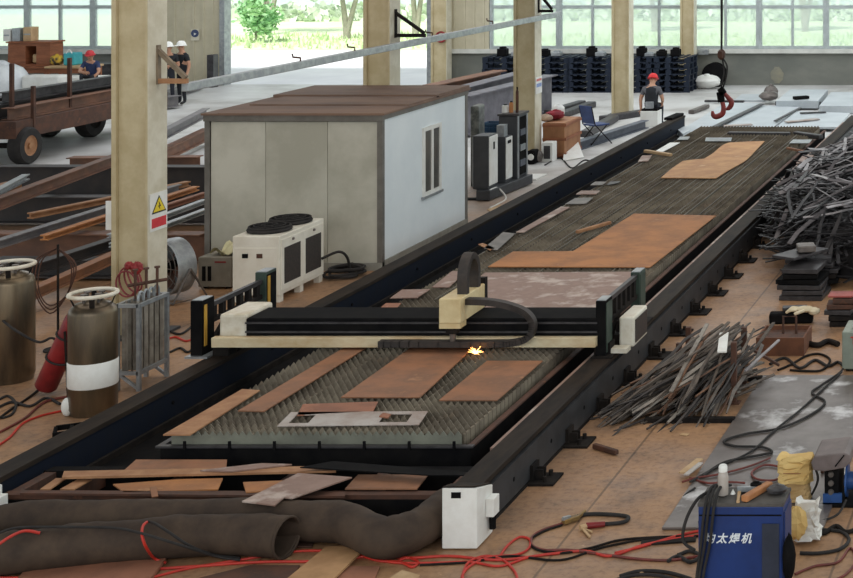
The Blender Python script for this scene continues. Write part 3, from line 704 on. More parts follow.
m._add(vs, fs); tag(m.build('work_cloth', M('pale_yellow_cloth', (214,208,170), (196,188,150), 6, .9), smooth=True), 'crumpled pale yellow cloth on top of the grey power box', 'cloth')

# drum fan
c = P(172, 299, 0) + V(0, 0, .46); ax = V(-.45, -.89, 0).normalized()
t = thing('drum_fan', 'big steel drum fan on a tube stand behind the nearest cream column', 'fan', (c.x, c.y, 0))
MB().lathe(c - ax*.13, [(.36, 0), (.385, .02), (.385, .26), (.36, .28), (.35, .26), (.35, .02)], 32, ax).build('drum', mt['galv'], t, smooth=True)
g = MB()
for r_ in (.1, .2, .3): g.ring(c + ax*.15, r_, .006, axis=ax)
sd = ax.cross(V(0,0,1))
for k in range(10):
    a = k*PI/5; d = sd*math.cos(a) + V(0,0,1)*math.sin(a); g.tube([c + ax*.15 + d*.04, c + ax*.14 + d*.36], .006, 5)
g.build('guard', mt['steel'], t)
b = MB()
for k in range(4):
    a = k*PI/2 + .3; d = sd*math.cos(a) + V(0,0,1)*math.sin(a); e = ax.cross(d)
    b._add([c + d*.05 - e*.03 + ax*.03, c + d*.33 - e*.11 + ax*.05, c + d*.33 + e*.11 - ax*.05, c + d*.05 + e*.03 - ax*.03] + [v for v in (c + d*.05 - e*.03 + ax*.035, c + d*.33 - e*.11 + ax*.055, c + d*.33 + e*.11 - ax*.045, c + d*.05 + e*.03 - ax*.025)], [(0,1,2,3), (7,6,5,4), (0,4,5,1), (1,5,6,2), (2,6,7,3), (3,7,4,0)])
b.build('blade', mt['rust_dark'], t)
MB().lathe(c - ax*.1, [(.08, 0), (.08, .2), (0, .21)], 16, ax).build('motor', mt['black'], t)
m = MB()
for s_ in (-1, 1):
    q = c + sd*.4*s_; m.tube([q, V(q.x, q.y, .03) + ax*.25, V(q.x, q.y, .03) - ax*.25, q], .018, 8)
m.tube([V(*(c + sd*.4))*1 - V(0,0,c.z-.03) + ax*.25, V(*(c - sd*.4)) - V(0,0,c.z-.03) + ax*.25], .018, 8).build('stand', mt['steel'], t)

# ---------------------------------------------------------------- gas cylinders
def dewar(label, x, y, r, h, white, name='cryogenic_cylinder'):
    t = thing(name, label, 'gas cylinder', (x, y, 0))
    MB().lathe((x, y, 0), [(r*.92, 0), (r*.95, .02), (r*.95, .05), (r, .07), (r, h-.2), (r*.94, h-.15), (r*.7, h-.1), (r*.3, h-.075), (0, h-.07)], 36).build('body', mt['chrome'], t, smooth=True)
    MB().ring((x, y, h), r*.97, .022, 36).build('handling_ring', mt['white_dirty'], t, smooth=True)
    for k in range(4):
        a = k*PI/2 + .5; MB().bar((x + r*.72*math.cos(a), y + r*.72*math.sin(a), h-.13), (x + r*.95*math.cos(a), y + r*.95*math.sin(a), h), .05, .012).build('ring_bracket', mt['dark'], t)
    v = MB()
    for k in range(4):
        a = k*PI/2 + 1.1; v = MB(); q = V(x + r*.42*math.cos(a), y + r*.42*math.sin(a), h-.1); v.cyl(q, q + V(0,0,.1), .016, 8); v.cyl(q + V(0,0,.07), q + V(.06*math.cos(a), .06*math.sin(a), .07), .012, 8); v.lathe(q + V(0,0,.1), [(.035, 0), (.035, .012)], 10)
        v.build('valve', mt['steel'], t)
    if white:
        MB().lathe((x, y, 0), [(r+.002, .3), (r+.007, .31), (r+.007, .56), (r+.002, .57)], 36).build('white_band', mt['white'], t, smooth=True)
        MB().blob((x - r*.8, y - r*.62, .1), .06, .05, .1).build('white_pad', mt['white'], t, smooth=True)
    return t
d1 = P(93, 412, 0); dewar('steel gas cylinder with a white band around its lower half', d1.x, d1.y, .235, 1.28, True)
d2 = P(10, 380, 0); dewar('plain steel gas cylinder without a band, beside the red cylinder', d2.x, d2.y, .25, 1.33, False)
# red leaning cylinder
a = P(46, 386, .09); b = a + V(.44, -.1, .86)
t = thing('red_gas_cylinder', 'red gas cylinder leaning between the two steel cylinders', 'gas cylinder', (a.x, a.y, 0))
d = (b - a).normalized()
MB().lathe(a, [(.1, -.02), (.115, 0), (.115, .86), (.09, .96), (.045, 1.02), (.04, 1.05), (0, 1.05)], 24, d).build('body', mt['red'], t, smooth=True)
q = a + d*1.05; MB().cyl(q, q + d*.08, .02, 10).cyl(q + d*.04, q + d*.04 + V(.06, 0, 0), .014, 8).lathe(q + d*.08, [(.035, 0), (.035, .015)], 12, d).build('valve', mt['chrome'], t)
for hh in (.36, .66): MB().ring(a + d*hh, .125, .012, 20, axis=tuple(d)).build('strap', mt['rubber'], t)
# a thin stand holding it
s_ = MB(); q2 = a + d*.75; s_.tube([q2 + V(0, -.13, 0), V(q2.x + .02, q2.y - .1, .01)], .014, 6); s_.tube([q2 + V(0, .13, 0), V(q2.x + .02, q2.y + .1, .01)], .014, 6)
s_.bar(V(q2.x+.02, q2.y-.1, .3), V(q2.x+.02, q2.y+.1, .3), .02, .02); s_.build('stand', mt['dark'], t)

mt['galv_warm'] = M('warm_grey_aluminium', (170,162,150), (134,126,116), 6, .45, .3)
# vaporiser rack
c1 = P(137, 391, 0); L_ = .56
x0, x1, y0, y1 = c1.x - .22, c1.x + .02, c1.y, c1.y + L_
t = thing('vaporiser_rack', 'rack of upright grey finned tubes beside the banded steel cylinder', 'rack', ((x0+x1)/2, y0, 0))
f = MB()
for z in (.2, .96):
    f = MB(); f.bar((x0, y0, z), (x1, y0, z), .04, .04).bar((x0, y1, z), (x1, y1, z), .04, .04).bar((x0, y0, z), (x0, y1, z), .04, .04).bar((x1, y0, z), (x1, y1, z), .04, .04)
    f.build('frame', mt['galv'], t)
for x in (x0, x1):
    for y in (y0, y1): MB().box(x-.02, x+.02, y-.02, y+.02, 0, .98).build('leg', mt['galv'], t)
for s0 in (0, 1): MB().bar((x1, y0 if s0 else y1, .02), (x0, y0 if s0 else y1, .2), .03, .03).build('brace', mt['galv'], t)
for i in range(2):
    for j in range(5):
        x, y = x0 + .06 + i*.13, y0 + .07 + j*.105; m = MB().cyl((x, y, .18), (x, y, 1.0), .014, 8)
        for k in range(4):
            an = k*PI/2 + PI/4; m.bar((x + .026*math.cos(an), y + .026*math.sin(an), .22), (x + .026*math.cos(an), y + .026*math.sin(an), .95), .007, .045, up=(math.cos(an), math.sin(an), 0))
        m.build('finned_tube', mt['galv_warm'], t)
        if j < 4 and i == 1: MB().tube(curve([V(x, y, .98), V(x, y+.015, 1.06), V(x, y+.052, 1.09), V(x, y+.09, 1.06), V(x, y+.105, .98)], 4), .014, 8).build('return_bend', mt['galv'], t, smooth=True)
m = MB().cyl((x0, y0+.2, 1.14), (x1+.02, y0+.52, 1.14), .02, 8)
for k in range(3): m.cyl((x0+.06+.08*k, y0+.24+.08*k, 1.14), (x0+.06+.08*k, y0+.24+.08*k, 1.3), .016, 8).lathe((x0+.06+.08*k, y0+.24+.08*k, 1.3), [(.03, 0), (.03, .02)], 10).cyl((x0+.06+.08*k, y0+.24+.08*k, 1.14), (x0+.06+.08*k, y0+.24+.08*k, .98), .012, 6)
m.build('valve_manifold', mt['rust_dark'], t)
# coiled red hose
c = V(x0 - .15, y1 + .45, 0); m = MB()
q = V(COLX-.05, 20.1, Q(126, 275, 20.1).z)
q = Q(126, 280, 20.08)
for k in range(4): m.ring(q + V(.035*k, -.0*k, .03*k-.05), .16 + .02*(k%2), .011, axis=(.3+.15*k, 1, .1*k))
tag(m.build('hanging_hose_coil', M('dull_red_hose', (150,66,70), (118,54,60), 8)), 'coil of dull red hose hanging at the foot of the nearest cream column', 'hose')
q = Q(137, 268, 19.95); tag(MB().blob(q, .07, .06, .08, noise=.15, seed=3).blob(q + V(-.1, 0, .03), .05, .05, .05, noise=.15).build('gas_regulator', mt['red']), 'red gas regulator above the hose coil on the nearest column', 'regulator')
# hook stand with hoses
q = P(58, 350, 0); t = thing('hose_stand', 'thin dark post with hanging hose loops behind the red cylinder', 'stand', (q.x, q.y, 0))
MB().cyl(q, q + V(0,0,1.3), .014, 8).lathe(q, [(.16, 0), (.16, .02)], 16).build('post', mt['dark'], t)
for k in range(3): MB().tube(curve([q + V(-.02, 0, 1.25), q + V(-.2-.04*k, 0, 1.1), q + V(-.24-.03*k, 0, .75), q + V(-.1, 0, .55-.05*k), q + V(.12, 0, .7), q + V(.16+.03*k, 0, 1.05), q + V(0, 0, 1.25)], 5), .009, 6).build('hose_loop', mt['rust_dark'], t, smooth=True)
# little ladder-like grate by the rail
q0, q1 = P(52, 436, 0), P(80, 424, 0)
t = thing('step_grate', 'small black ladder-like grate on the floor by the banded cylinder', 'grate', (q0.x, q0.y, 0))
d = V(.5, .28, 0); n = V(-.12, .22, 0); q = P(54, 440, 0)
MB().bar(q + V(0,0,.05), q + d + V(0,0,.05), .03, .05).bar(q + n + V(0,0,.05), q + n + d + V(0,0,.05), .03, .05).bar(q + V(0,0,.02), q + d + V(0,0,.02), .05, .03).build('side_bar', mt['black'], t)
for k in range(5): MB().bar(q + d*(k/4) + V(0,0,.05), q + n + d*(k/4) + V(0,0,.05), .03, .04).build('rung', mt['black'], t)

def cable(name, label, pts, r, mat, cat='cable', z=None, n=8):
    path = curve([P(p[0], p[1], (p[2] if len(p) > 2 else r) ) for p in pts], 7)
    return tag(MB().tube(path, r, n).build(name, mat, smooth=True), label, cat)
mt['hose_red'] = M('orange_red_cable', (198,52,38), (176,44,34), 8, .5)
mt['hose_dred'] = M('dark_red_hose', (116,48,40), (96,44,38), 8, .5)
cable('gas_hose', 'dark hose sagging from the plain steel cylinder to the red cylinder', [(0,318,.75),(15,330,.7),(38,342,.55),(52,338,.6),(62,345,.5)], .014, mt['rubber'], 'hose')
cable('gas_hose', 'dark red hose on the floor ending under the banded cylinder', [(0,432),(25,418),(45,402),(72,396),(84,394)], .014, mt['hose_dred'], 'hose')
cable('gas_hose', 'red hose on the floor crossing the corner nearest the rail', [(-4,447),(10,437),(22,424),(40,416),(66,410)], .012, mt['hose_red'], 'hose')
cable('gas_hose', 'dark hose on the floor under the plain steel cylinder', [(-3,408),(12,402),(30,406),(46,398),(60,404)], .015, mt['rubber'], 'hose')
cable('gas_hose', 'brown black hose lying in front of the red cylinder', [(-3,420),(10,410),(28,398),(40,388),(52,372)], .013, mt['dark'], 'hose')
cable('gas_hose', 'dark hose ring on the floor at the picture edge', [(-2,400),(8,396),(16,404),(12,414),(2,418)], .014, mt['rubber'], 'hose')
cable('floor_cable', 'black cable from the vaporiser rack towards the gantry post', [(170,352),(180,348),(188,352),(196,345)], .014, mt['rubber'])
cable('floor_cable', 'thin dark cable behind the vaporiser rack near the drum fan', [(168,330),(180,334),(192,326),(198,318)], .014, mt['rubber'])
cable('floor_cable', 'thin red cable on the floor behind the vaporiser rack', [(167,339),(176,337),(186,341),(194,338)], .012, mt['hose_red'])
cable('floor_cable', 'dark cable along the floor between chiller and gantry', [(268,318),(282,312),(296,314),(310,306),(325,300),(338,291)], .014, mt['rubber'])

# ---------------------------------------------------------------- steel beams lying on the floor, cabin side
GB = 'steel beams stacked on the floor'
def ib(label, a, b, za, h, w, mat, zb=None):
    p, q = P(a[0], a[1], za), P(b[0], b[1], za if zb is None else zb)
    return tag(MB().ibeam(p, q, h, w, .02).build('steel_beam', mt[mat]), label, 'beam', GB)
mt['b_brown'] = M('brown_primer_beam', (132,94,74), (104,78,66), 4, .65, stretch=(.5,.5,1)); mt['b_grey'] = M('grey_primer_beam', (122,118,118), (100,98,102), 4, .5); mt['b_dark'] = M('dark_web_beam', (64,58,56), (50,48,50), 3, .6)
mt['b_orange'] = M('orange_rust_bar', (192,130,78), (160,104,64), 4, .65)
# big girders lying across
ib('long dark girder lying level behind the crossed bars, topmost edge bare', (-4,165.5), (228,166), .62, .55, .3, 'b_dark')
ib('second long dark girder lying level in front of the first one', (-30,196), (236,196), .5, .45, .28, 'b_dark')
ib('dark brown girder lying level, third from the cabin', (-4,232), (205,233), .45, .4, .3, 'b_brown')
ib('low dark girder lying level in front of the others, near the gas cylinders', (-4,258), (190,259), .3, .26, .3, 'b_dark')
ib('brown girder whose dark web crosses behind the nearest column', (70,157), (200,156), .3, .26, .3, 'b_brown')
# bars lying across on top
ib('long brown and grey beam slanting down to the picture edge, highest of the bars', (-6,199), (152,141), .82, .19, .16, 'b_brown')
ib('same-direction grey beam on the cabin side of the column, highest there', (150,137), (206,108), .82, .19, .16, 'b_grey')
ib('grey slanting beam in the middle of the crossed bars', (-6,241), (178,184), .64, .12, .14, 'b_grey')
ib('pale brown slanting bar ending short beside the long grey beam', (30,213), (188,181), .645, .09, .12, 'rust_tan')
ib('bright orange rusty slanting bar, lowest of the light bars', (44,235), (196,186), .6, .08, .12, 'b_orange')
ib('reddish slanting bar emerging on the cabin side of the column', (120,219), (205,192), .585, .08, .1, 'rust_red')
ib('pale grey slanting bar emerging on the cabin side of the column', (110,234), (205,199), .57, .07, .1, 'galv')
ib('second pale grey slanting bar just below the first by the cabin corner', (112,243), (207,208), .56, .07, .1, 'galv')
ib('brown beam slanting low behind the gas cylinders', (28,290), (128,246), .5, .14, .14, 'rust')
ib('dark beam slanting low above the brown one behind the gas cylinders', (-6,276), (112,238), .52, .16, .16, 'b_dark')
ib('short bright bar with a pale cut end at the picture edge', (-6,191), (26,174), .9, .1, .12, 'galv')
ib('thin pale beam on the pale floor beyond the nearest column', (164,97), (178,95), .35, .3, .3, 'b_grey')
ib('grey beam lying between the column bracket and the cabin roof', (164,92), (198,82), .25, .22, .25, 'b_grey')
ib('brown beam resting on the floor behind the cabin roof edge', (160,150), (207,128), .4, .26, .2, 'b_brown')
stick('timber_block', 'square pale block lying on the girders at the picture edge', P(-4,192,.72), P(14,187,.72), .3, .2, mt['rust_tan'], 'block')
# girders behind the cabin
GC = 'deep girders behind the cabin'
def girder(label, a, b, z, h, w, mat):
    p, q = P(a[0], a[1], z), P(b[0], b[1], z); return tag(MB().ibeam(p, q, h, w, .03).build('deep_girder', mt[mat]), label, 'girder', GC)
mt['b_lilac'] = M('grey_lilac_primer', (114,112,119), (92,90,98), 3, .5)
girder('deep grey girder nearest the cutting machine, with pale cut end showing', (462,96), (551,74.5), 1.0, .95, .4, 'b_lilac')
girder('deep grey girder in the middle of the three behind the cabin', (446,91), (520,72), 1.05, 1.0, .4, 'b_lilac')
girder('deep brown edged girder farthest from the machine behind the cabin', (430,85), (500,70), 1.1, 1.05, .4, 'b_brown')
# floor beam by the chair
p, q = P(566,145,.2), P(645,120,.2); tag(MB().ibeam(p, q, .2, .2, .02).build('floor_beam', mt['steel_blue']), 'blue grey beam lying on the floor behind the blue chair', 'beam')
for i, (a, b, lb) in enumerate((((548,113),(582,103),'low dark steel bar on the floor behind the wooden crate'), ((556,117),(592,104),'second low dark bar on the floor, nearer the crate'), ((585,134),(614,118),'dark bar on the floor at the foot of the column behind the chair'), ((602,119),(646,112),'dark plank end on the floor beyond the column behind the chair'))):
    stick('steel_bar', lb, P(*a, .08), P(*b, .08), .25, .16, mt['steel_dark'], 'bar')

# ---------------------------------------------------------------- trailer with steel load
TX = P(21, 121, .95).x; TY0 = 33.9
t = thing('flatbed_trailer', 'rusty flatbed trailer on rubber wheels', 'trailer', (TX-1.2, TY0, 0))
MB().box(TX-2.5, TX, TY0, 39.6, .82, .95).build('deck', mt['rust_dark'], t)
MB().box(TX-.08, TX, TY0, 39.6, .58, .82).box(TX-2.5, TX-.08, TY0, TY0+.1, .58, .82).box(TX-2.5, TX-2.42, TY0, 39.6, .58, .82).build('side_beam', mt['rust_dark'], t)
MB().box(TX-1.7, TX-.5, TY0+.1, 39.5, .55, .75).build('chassis', mt['dark'], t)
for (wx, wy, rr, hub) in ((TX-.06, 34.25, .4, 'rust_tan'), (TX-2.2, 34.25, .4, 'rust_tan'), (TX-1.2, 38.4, .46, 'dark'), (TX-2.2, 38.4, .46, 'dark')):
    w = MB().lathe((wx-.12, wy, rr), [(rr*.55, 0), (rr*.92, .0), (rr, .05), (rr, .23), (rr*.92, .28), (rr*.55, .28), (rr*.5, .14)], 28, (1,0,0)).build('wheel', mt['rubber'], t, smooth=True)
    MB().lathe((wx-.02, wy, rr), [(rr*.6, .14), (rr*.58, .18), (rr*.35, .1), (rr*.15, .1), (rr*.15, .18), (0, .18)], 24, (1,0,0)).build('hub', mt[hub], w, smooth=True)
MB().cyl((TX-2.3, 34.25, .4), (TX, 34.25, .4), .06, 8).cyl((TX-2.3, 38.4, .46), (TX-1, 38.4, .46), .06, 8).box(TX-1.7, TX-1.5, 34.2, 38.6, .4, .6).build('axle', mt['dark'], t)
for (px, pz) in ((9, 62), (30, 78), (57, 63)):
    pass
for x, y, h, lb in ((TX-.02, 34.5, .7, 0), (TX-.3, 36.2, 1.15, 0), (TX-.35, 34.3, 1.2, 0)):
    MB().bar((x, y, .6), (x, y, .95+h), .07, .07, up=(0,1,0)).build('stake', mt['rust_dark'], t)
GL = 'steel loaded on the trailer'
for k, (dx, z, h, mm, lb) in enumerate(((-.3, 1.22, .26, 'b_brown', 'brown beam loaded on the trailer at its outer edge'), (-.65, 1.28, .32, 'b_dark', 'dark beam loaded on the trailer, second from its outer edge'), (-1.0, 1.25, .29, 'rust_dark', 'dark rusty beam loaded on the trailer, third from its outer edge'), (-1.4, 1.3, .34, 'b_dark', 'dark beam loaded on the trailer towards its far side'))):
    tag(MB().ibeam((TX+dx, 34.1, z), (TX+dx, 39.4, z), h, .28, .02).build('loaded_beam', mt[mm]), lb, 'beam', GL)
tag(MB().ibeam((TX-.62, 34.4, 1.52), (TX-.3, 39.2, 1.52), .22, .22, .02).build('loaded_beam', mt['steel_dark']), 'dark grey beam lying on top of the trailer load', 'beam', GL)

# ---------------------------------------------------------------- far corner furniture
def desk(label, px0, px1, ytop, Y, dep, zt, mat, top):
    x0, x1 = Q(px0, ytop, Y).x, Q(px1, ytop, Y).x
    t = thing('work_table', label, 'table', ((x0+x1)/2, Y, 0))
    MB().box(x0, x1, Y, Y+dep, zt-.06, zt).build('tabletop', top, t, bevel=.01)
    for x in (x0+.05, x1-.11):
        for y in (Y+.04, Y+dep-.1): MB().box(x, x+.07, y, y+.07, 0, zt-.06).build('leg', mat, t)
    MB().box(x0+.12, x1-.11, Y+.05, Y+.09, zt-.2, zt-.06).build('apron', mat, t)
    return t, x0, x1
Yd = 45.6; zt = Q(60, 66.5, Yd).z
desk('wooden work table with pale top under the teal bag', 44, 85, 66, Yd, .9, zt, mt['wood'], mt['wood_pale'])
x0, x1 = Q(8, 60, 46).x, Q(50, 60, 46).x; zc0, zc1 = Q(20, 66, 46).z, Q(20, 43, 46).z
desk('dark wooden bench under the open brown cabinet', 4, 47, 66, 45.9, .8, zc0-.005, mt['wood'], mt['wood'])
t = thing('wooden_cabinet', 'reddish brown wooden cabinet with an open hole standing on the bench', 'cabinet', ((x0+x1)/2, 46, zc0))
m = MB(); m.box(x0, x1, 46, 46.6, zc1-.08, zc1).box(x0, x1, 46, 46.6, zc0, zc0+.05).box(x0, x0+.5, 46, 46.6, zc0+.05, zc1-.08).box(x1-.4, x1, 46, 46.6, zc0+.05, zc1-.08).box(x0+.5, x1-.4, 46.5, 46.6, zc0+.05, zc1-.08)
m.build('case', mt['wood'], t, bevel=.01)
MB().box(x0-.04, x1+.04, 45.96, 46.64, zc1, zc1+.04).build('top_board', mt['wood'], t)
stick('white_carton', 'small pale carton inside the open wooden cabinet', V(x0+.62, 46.25, zc0+.2), V(x0+.95, 46.25, zc0+.2), .3, .26, mt['wood_pale'], 'carton')
for i, (a, b, h, mm, lb) in enumerate(((3, 10, 12, 'white', 'white frame box standing on the wooden cabinet, outermost'), (12, 20, 13, 'galv', 'grey white box on the wooden cabinet, second along'), (23, 31, 14, 'wood_pale', 'cream carton standing on top of the wooden cabinet'))):
    xx0, xx1 = Q(a, 42, 46.1).x, Q(b, 42, 46.1).x; z0 = zc1 + .041 if xx0 > x0 else zc1+.041
    t = thing('storage_box', lb, 'box', ((xx0+xx1)/2, 46.1, z0), 'boxes on the cabinet')
    MB().box(xx0, xx1, 46.1, 46.45, z0, z0 + h*46/1600).build('carton', mt[mm], t, bevel=.01); MB().box(xx0+.02, xx1-.02, 46.095, 46.1, z0 + h*46/3200-.02, z0 + h*46/3200+.02).build('tape', mt['galv'], t)
def bag(name, label, px, py, Y, w, d, h, mat, seed, cat='bag', z=None):
    c = Q(px, py, Y); z = c.z if z is None else z
    m = MB().blob((c.x, Y, z + h/2), w/2, d/2, h/2, 14, 9, .1, seed)
    m.v = [V(v.x, v.y, max(v.z, z)) for v in m.v]
    m.blob((c.x, Y, z+h*.97), w*.14, d*.14, h*.12, 8, 5, .2, seed+1)
    return tag(m.build(name, mat, smooth=True), label, cat)
t = thing('teal_bag', 'teal square bag standing on the pale table', 'bag', (Q(70,60,46).x, 46, zt))
x0, x1 = Q(63,60,45.9).x, Q(74.5,60,45.9).x; MB().box(x0, x1, 45.9, 46.3, zt, zt+.36).build('body', M('teal_fabric', (70,170,178), (54,150,160), 4), t, bevel=.04)
MB().tube(curve([V(x0+.08, 45.92, zt+.34), V((x0+x1)/2, 45.92, zt+.46), V(x1-.08, 45.92, zt+.34)], 6), .015, 6).build('handle', mt['white'], t)
bag('yellow_bag', 'yellow and black bag on the table beside the teal bag', 57, 66.5, 46, .38, .3, .3, M('yellow_black_bag', (206,168,60), (66,60,54), 5, .8, lo=.45, hi=.55), 4, z=zt)
bag('white_tarp', 'white plastic wrapped heap behind the trailer at the picture edge', 2, 84, 44.6, 1.6, 1.2, 1.15, M('white_plastic', (226,230,232), (208,212,216), 3, .4), 6, 'tarp', z=0.02)
for i, (a, b, yt, lb) in enumerate(((14, 52, 77, 'long white wrapped box behind the trailer'), (40, 92, 80, 'low white sheet stack behind the trailer next to the seated man'))):
    x0, x1 = Q(a, yt, 44).x, Q(b, yt, 44).x; z1_ = Q(a, yt, 44).z
    t = thing('wrapped_stack', lb, 'stack', ((x0+x1)/2, 44.3, 0), 'wrapped stacks behind the trailer')
    MB().box(x0, x1, 44.3+.6*i, 44.8+.6*i, z1_*.5, z1_).build('wrapping', mt['white'], t, bevel=.05); MB().box(x0+.05, x1-.05, 44.32+.6*i, 44.78+.6*i, 0, z1_*.5).build('contents', M('grey_contents_%d' % i, (140,144,134), (120,124,116), 4), t)
bx = MB().box(Q(78,70,48.5).x, Q(112,70,48.5).x, 48.5, 49.3, 0, Q(90,64,48.5).z).build('dark_cupboard', mt['steel_dark'], bevel=.01); tag(bx, 'dark low cupboard against the window wall behind the seated man', 'cupboard')
x_ = Q(210, 60, 49.2).x; t = tag(MB().box(x_-.1, x_+.1, 49.2, 49.5, 0, Q(210,55,49.2).z).build('dark_locker', mt['steel_dark'], bevel=.01), 'narrow dark post cabinet at the doorway edge', 'cabinet')
stick('steel_pole', 'dark upright steel pole beside the standing workers', V(Q(191,60,44).x, 44, 0), V(Q(191,60,44).x, 44, Q(191,44,44).z), .12, .12, mt['rust_dark'], 'pole')

# ---------------------------------------------------------------- machines behind the cabin
mt['cab_dark'] = M('charcoal_cabinet', (66,68,72), (56,58,62), 4, .5)
t = thing('skid_base', 'dark steel skid base carrying the three cabinets', 'skid', (-11, 31, 0))
MB().prism([(P(473,203,.0).x, 29.85), (-10.82, 29.85), (-10.66, 31.75), (-11.7, 31.75)], .02, .2).build('deck', mt['cab_dark'], t, bevel=.01)
for y in (29.95, 31.3): MB().box(-11.6, -10.9, y, y+.2, 0, .02).build('runner', mt['black'], t)
def cabinet(label, xr, y0, y1, w, z1, front, side, kind):
    t = thing('machine_cabinet', label, 'cabinet', (xr-w/2, y0, .2), 'equipment cabinets on the skid')
    MB().box(xr-w, xr, y0, y1, .2, z1).build('body', front, t, bevel=.012)
    if side: MB().box(xr, xr+.014, y0+.01, y1-.01, .26, z1-.02).build('side_panel', side, t, bevel=.004)
    return t
t = cabinet('tall cabinet with dark front and plain white side, nearest the cabin', -10.9, 30.0, 30.45, .3, 1.2, mt['cab_dark'], mt['white'], 0)
MB().box(-10.884, -10.88, 30.2, 30.27, .92, 1.06).build('handle', mt['black'], t); MB().box(-11.2, -11.19, 29.985, 30.0, .25, 1.18).build('edge_strip', mt['galv'], t)
t = cabinet('shorter white-sided cabinet in the middle of the three', -10.84, 30.72, 31.08, .22, 1.08, mt['cab_dark'], mt['white'], 0)
MB().box(-10.824, -10.82, 30.8, 30.98, .94, 1.0).build('display', mt['black'], t); MB().box(-11.02, -10.88, 30.75, 30.95, 1.08, 1.3).build('top_box', mt['galv'], t)
t = cabinet('grey cabinet with open side of equipment, farthest of the three', -10.78, 31.2, 31.75, .36, 1.42, mt['cab_dark'], None, 0)
fr = MB().box(-10.78, -10.76, 31.2, 31.26, .2, 1.42).box(-10.78, -10.76, 31.69, 31.75, .2, 1.42).build('side_frame', mt['galv'], t)
MB().box(-10.78, -10.772, 31.26, 31.69, .25, 1.38).build('open_bay', mt['black'], t)
for k in range(3): MB().box(-10.772, -10.75, 31.32, 31.6, .42+.3*k, .54+.3*k).build('component', mt['steel_blue'] if k != 1 else mt['galv'], t)
MB().box(-11.16, -10.74, 31.18, 31.78, 1.42, 1.46).build('top_cover', mt['steel_dark'], t)
# blue crate on a box
t = thing('plastic_crate', 'blue plastic crate standing behind the cabinets on a steel box', 'crate', (-11.6, 32.2, 1.25))
c0, c1 = Q(481, 137, 32.2).x, Q(500.5, 137, 32.2).x; zb, zt2 = Q(490, 136.5, 32.2).z, Q(490, 123.5, 32.2).z
m = MB().box(c0, c1, 32.2, 32.6, zb, zb+.02)
for k in range(3): m.box(c0, c1, 32.2, 32.22, zb+.02+k*.09, zb+.09+k*.09)
m.box(c0, c0+.02, 32.22, 32.58, zb+.02, zt2).box(c1-.02, c1, 32.22, 32.58, zb+.02, zt2).box(c0, c1, 32.58, 32.6, zb+.02, zt2).box(c0-.02, c1+.02, 32.18, 32.22, zt2-.04, zt2).build('shell', M('blue_plastic', (38,74,104), (30,62,92), 5), t)
for k in range(4): MB().box(c0+.03+k*(c1-c0-.08)/3, c0+.06+k*(c1-c0-.08)/3, 32.185, 32.2, zb, zt2).build('rib', bpy.data.materials['blue_plastic'], t)
tag(MB().box(c0-.05, c1+.03, 32.15, 32.65, 0, zb).build('steel_box', mt['steel_dark'], bevel=.01), 'dark steel box carrying the blue plastic crate', 'box')
q = P(476.5, 190, 0); x0, x1 = Q(472,150,31.5).x, Q(480.5,150,31.5).x
tag(MB().prism([(x0, 31.4), (x1, 31.4), (x1-.02, 31.8), (x0, 31.8)], 0, Q(475,106,31.4).z).build('wrapped_column', M('crumpled_grey_wrap', (112,114,110), (70,74,72), 7, .35, lo=.42, hi=.58), bevel=.03), 'tall box in crumpled grey plastic wrap at the cabin corner', 'box')
for i, (px, w, h, mm, lb) in enumerate(((507, .16, .16, 'white', 'small white tub on the farthest grey cabinet'), (514, .1, .22, 'b_orange', 'small orange brown can on the farthest grey cabinet'), (518.5, .07, .5, 'rust_dark', 'dark upright bottle on the farthest grey cabinet'))):
    t = thing('tin_can', lb, 'can', (-11.1 + .09*i*1.3, 31.4, 1.46)); c_ = V(-11.1 + .117*i, 31.45, 1.462)
    MB().lathe(c_, [(w*.4, 0), (w*.4, h*.8), (w*.3, h*.86), (w*.2, h*.9)], 14).build('body', mt[mm], t, smooth=True); MB().lathe(c_ + V(0,0,h*.9), [(w*.22, 0), (w*.22, h*.1)], 10).build('cap', mt['black'], t)
cable('floor_cable', 'white cable curling on the floor at the cabinet skid', [(490,190,.2),(498,188,.18),(506,198),(498,204),(490,208)], .015, mt['white'])
cable('floor_cable', 'dark cable on the pale floor by the wooden crate', [(545,165),(560,158),(572,168),(585,160),(600,166),(590,172),(570,176)], .015, mt['rubber'])
tag(MB().box(-11.05, -10.75, 32.2, 32.9, 0, .02).build('paper_sheet', mt['white']), 'pale sheet lying on the floor past the grey cabinet', 'sheet')
tag(MB().prism([(P(a, b, .02).x, P(a, b, .02).y) for a, b in ((487,209),(500,204),(506,209),(494,213))], .0, .015).build('paper_sheet', mt['wood_pale']), 'pale cloth piece on the floor in front of the skid', 'sheet')
# crate by the column
x1 = Q(566, 150, 35).x; x0 = Q(542, 150, 35).x; z1_ = Q(548, 124, 34.9).z
mt['ply'] = M('brown_plywood', (160,112,76), (136,92,62), 3, .65, stretch=(1,1,.4))
t = thing('wooden_crate', 'brown plywood crate beside the cream column', 'crate', ((x0+x1)/2, 35, 0))
MB().box(x0, x1-.05, 35.05, 36.2, .05, z1_).build('case', mt['ply'], t, bevel=.006)
for z in (.05, z1_*.5, z1_-.08): MB().box(x1-.05, x1-.02, 35.05, 36.2, z, z+.06).box(x0, x1-.05, 35.02, 35.05, z, z+.06).build('batten', mt['wood'], t)
MB().box(x0, x1-.05, 35.1, 35.2, 0, .05).box(x0, x1-.05, 36, 36.1, 0, .05).build('runner', mt['wood'], t)
bag('red_bundle', 'dark red bundle on top of the plywood crate', 555, 122, 35.6, .42, .4, .22, M('dark_red_cloth', (140,40,52), (110,34,44), 6, .9), 11, 'bundle', z=z1_)
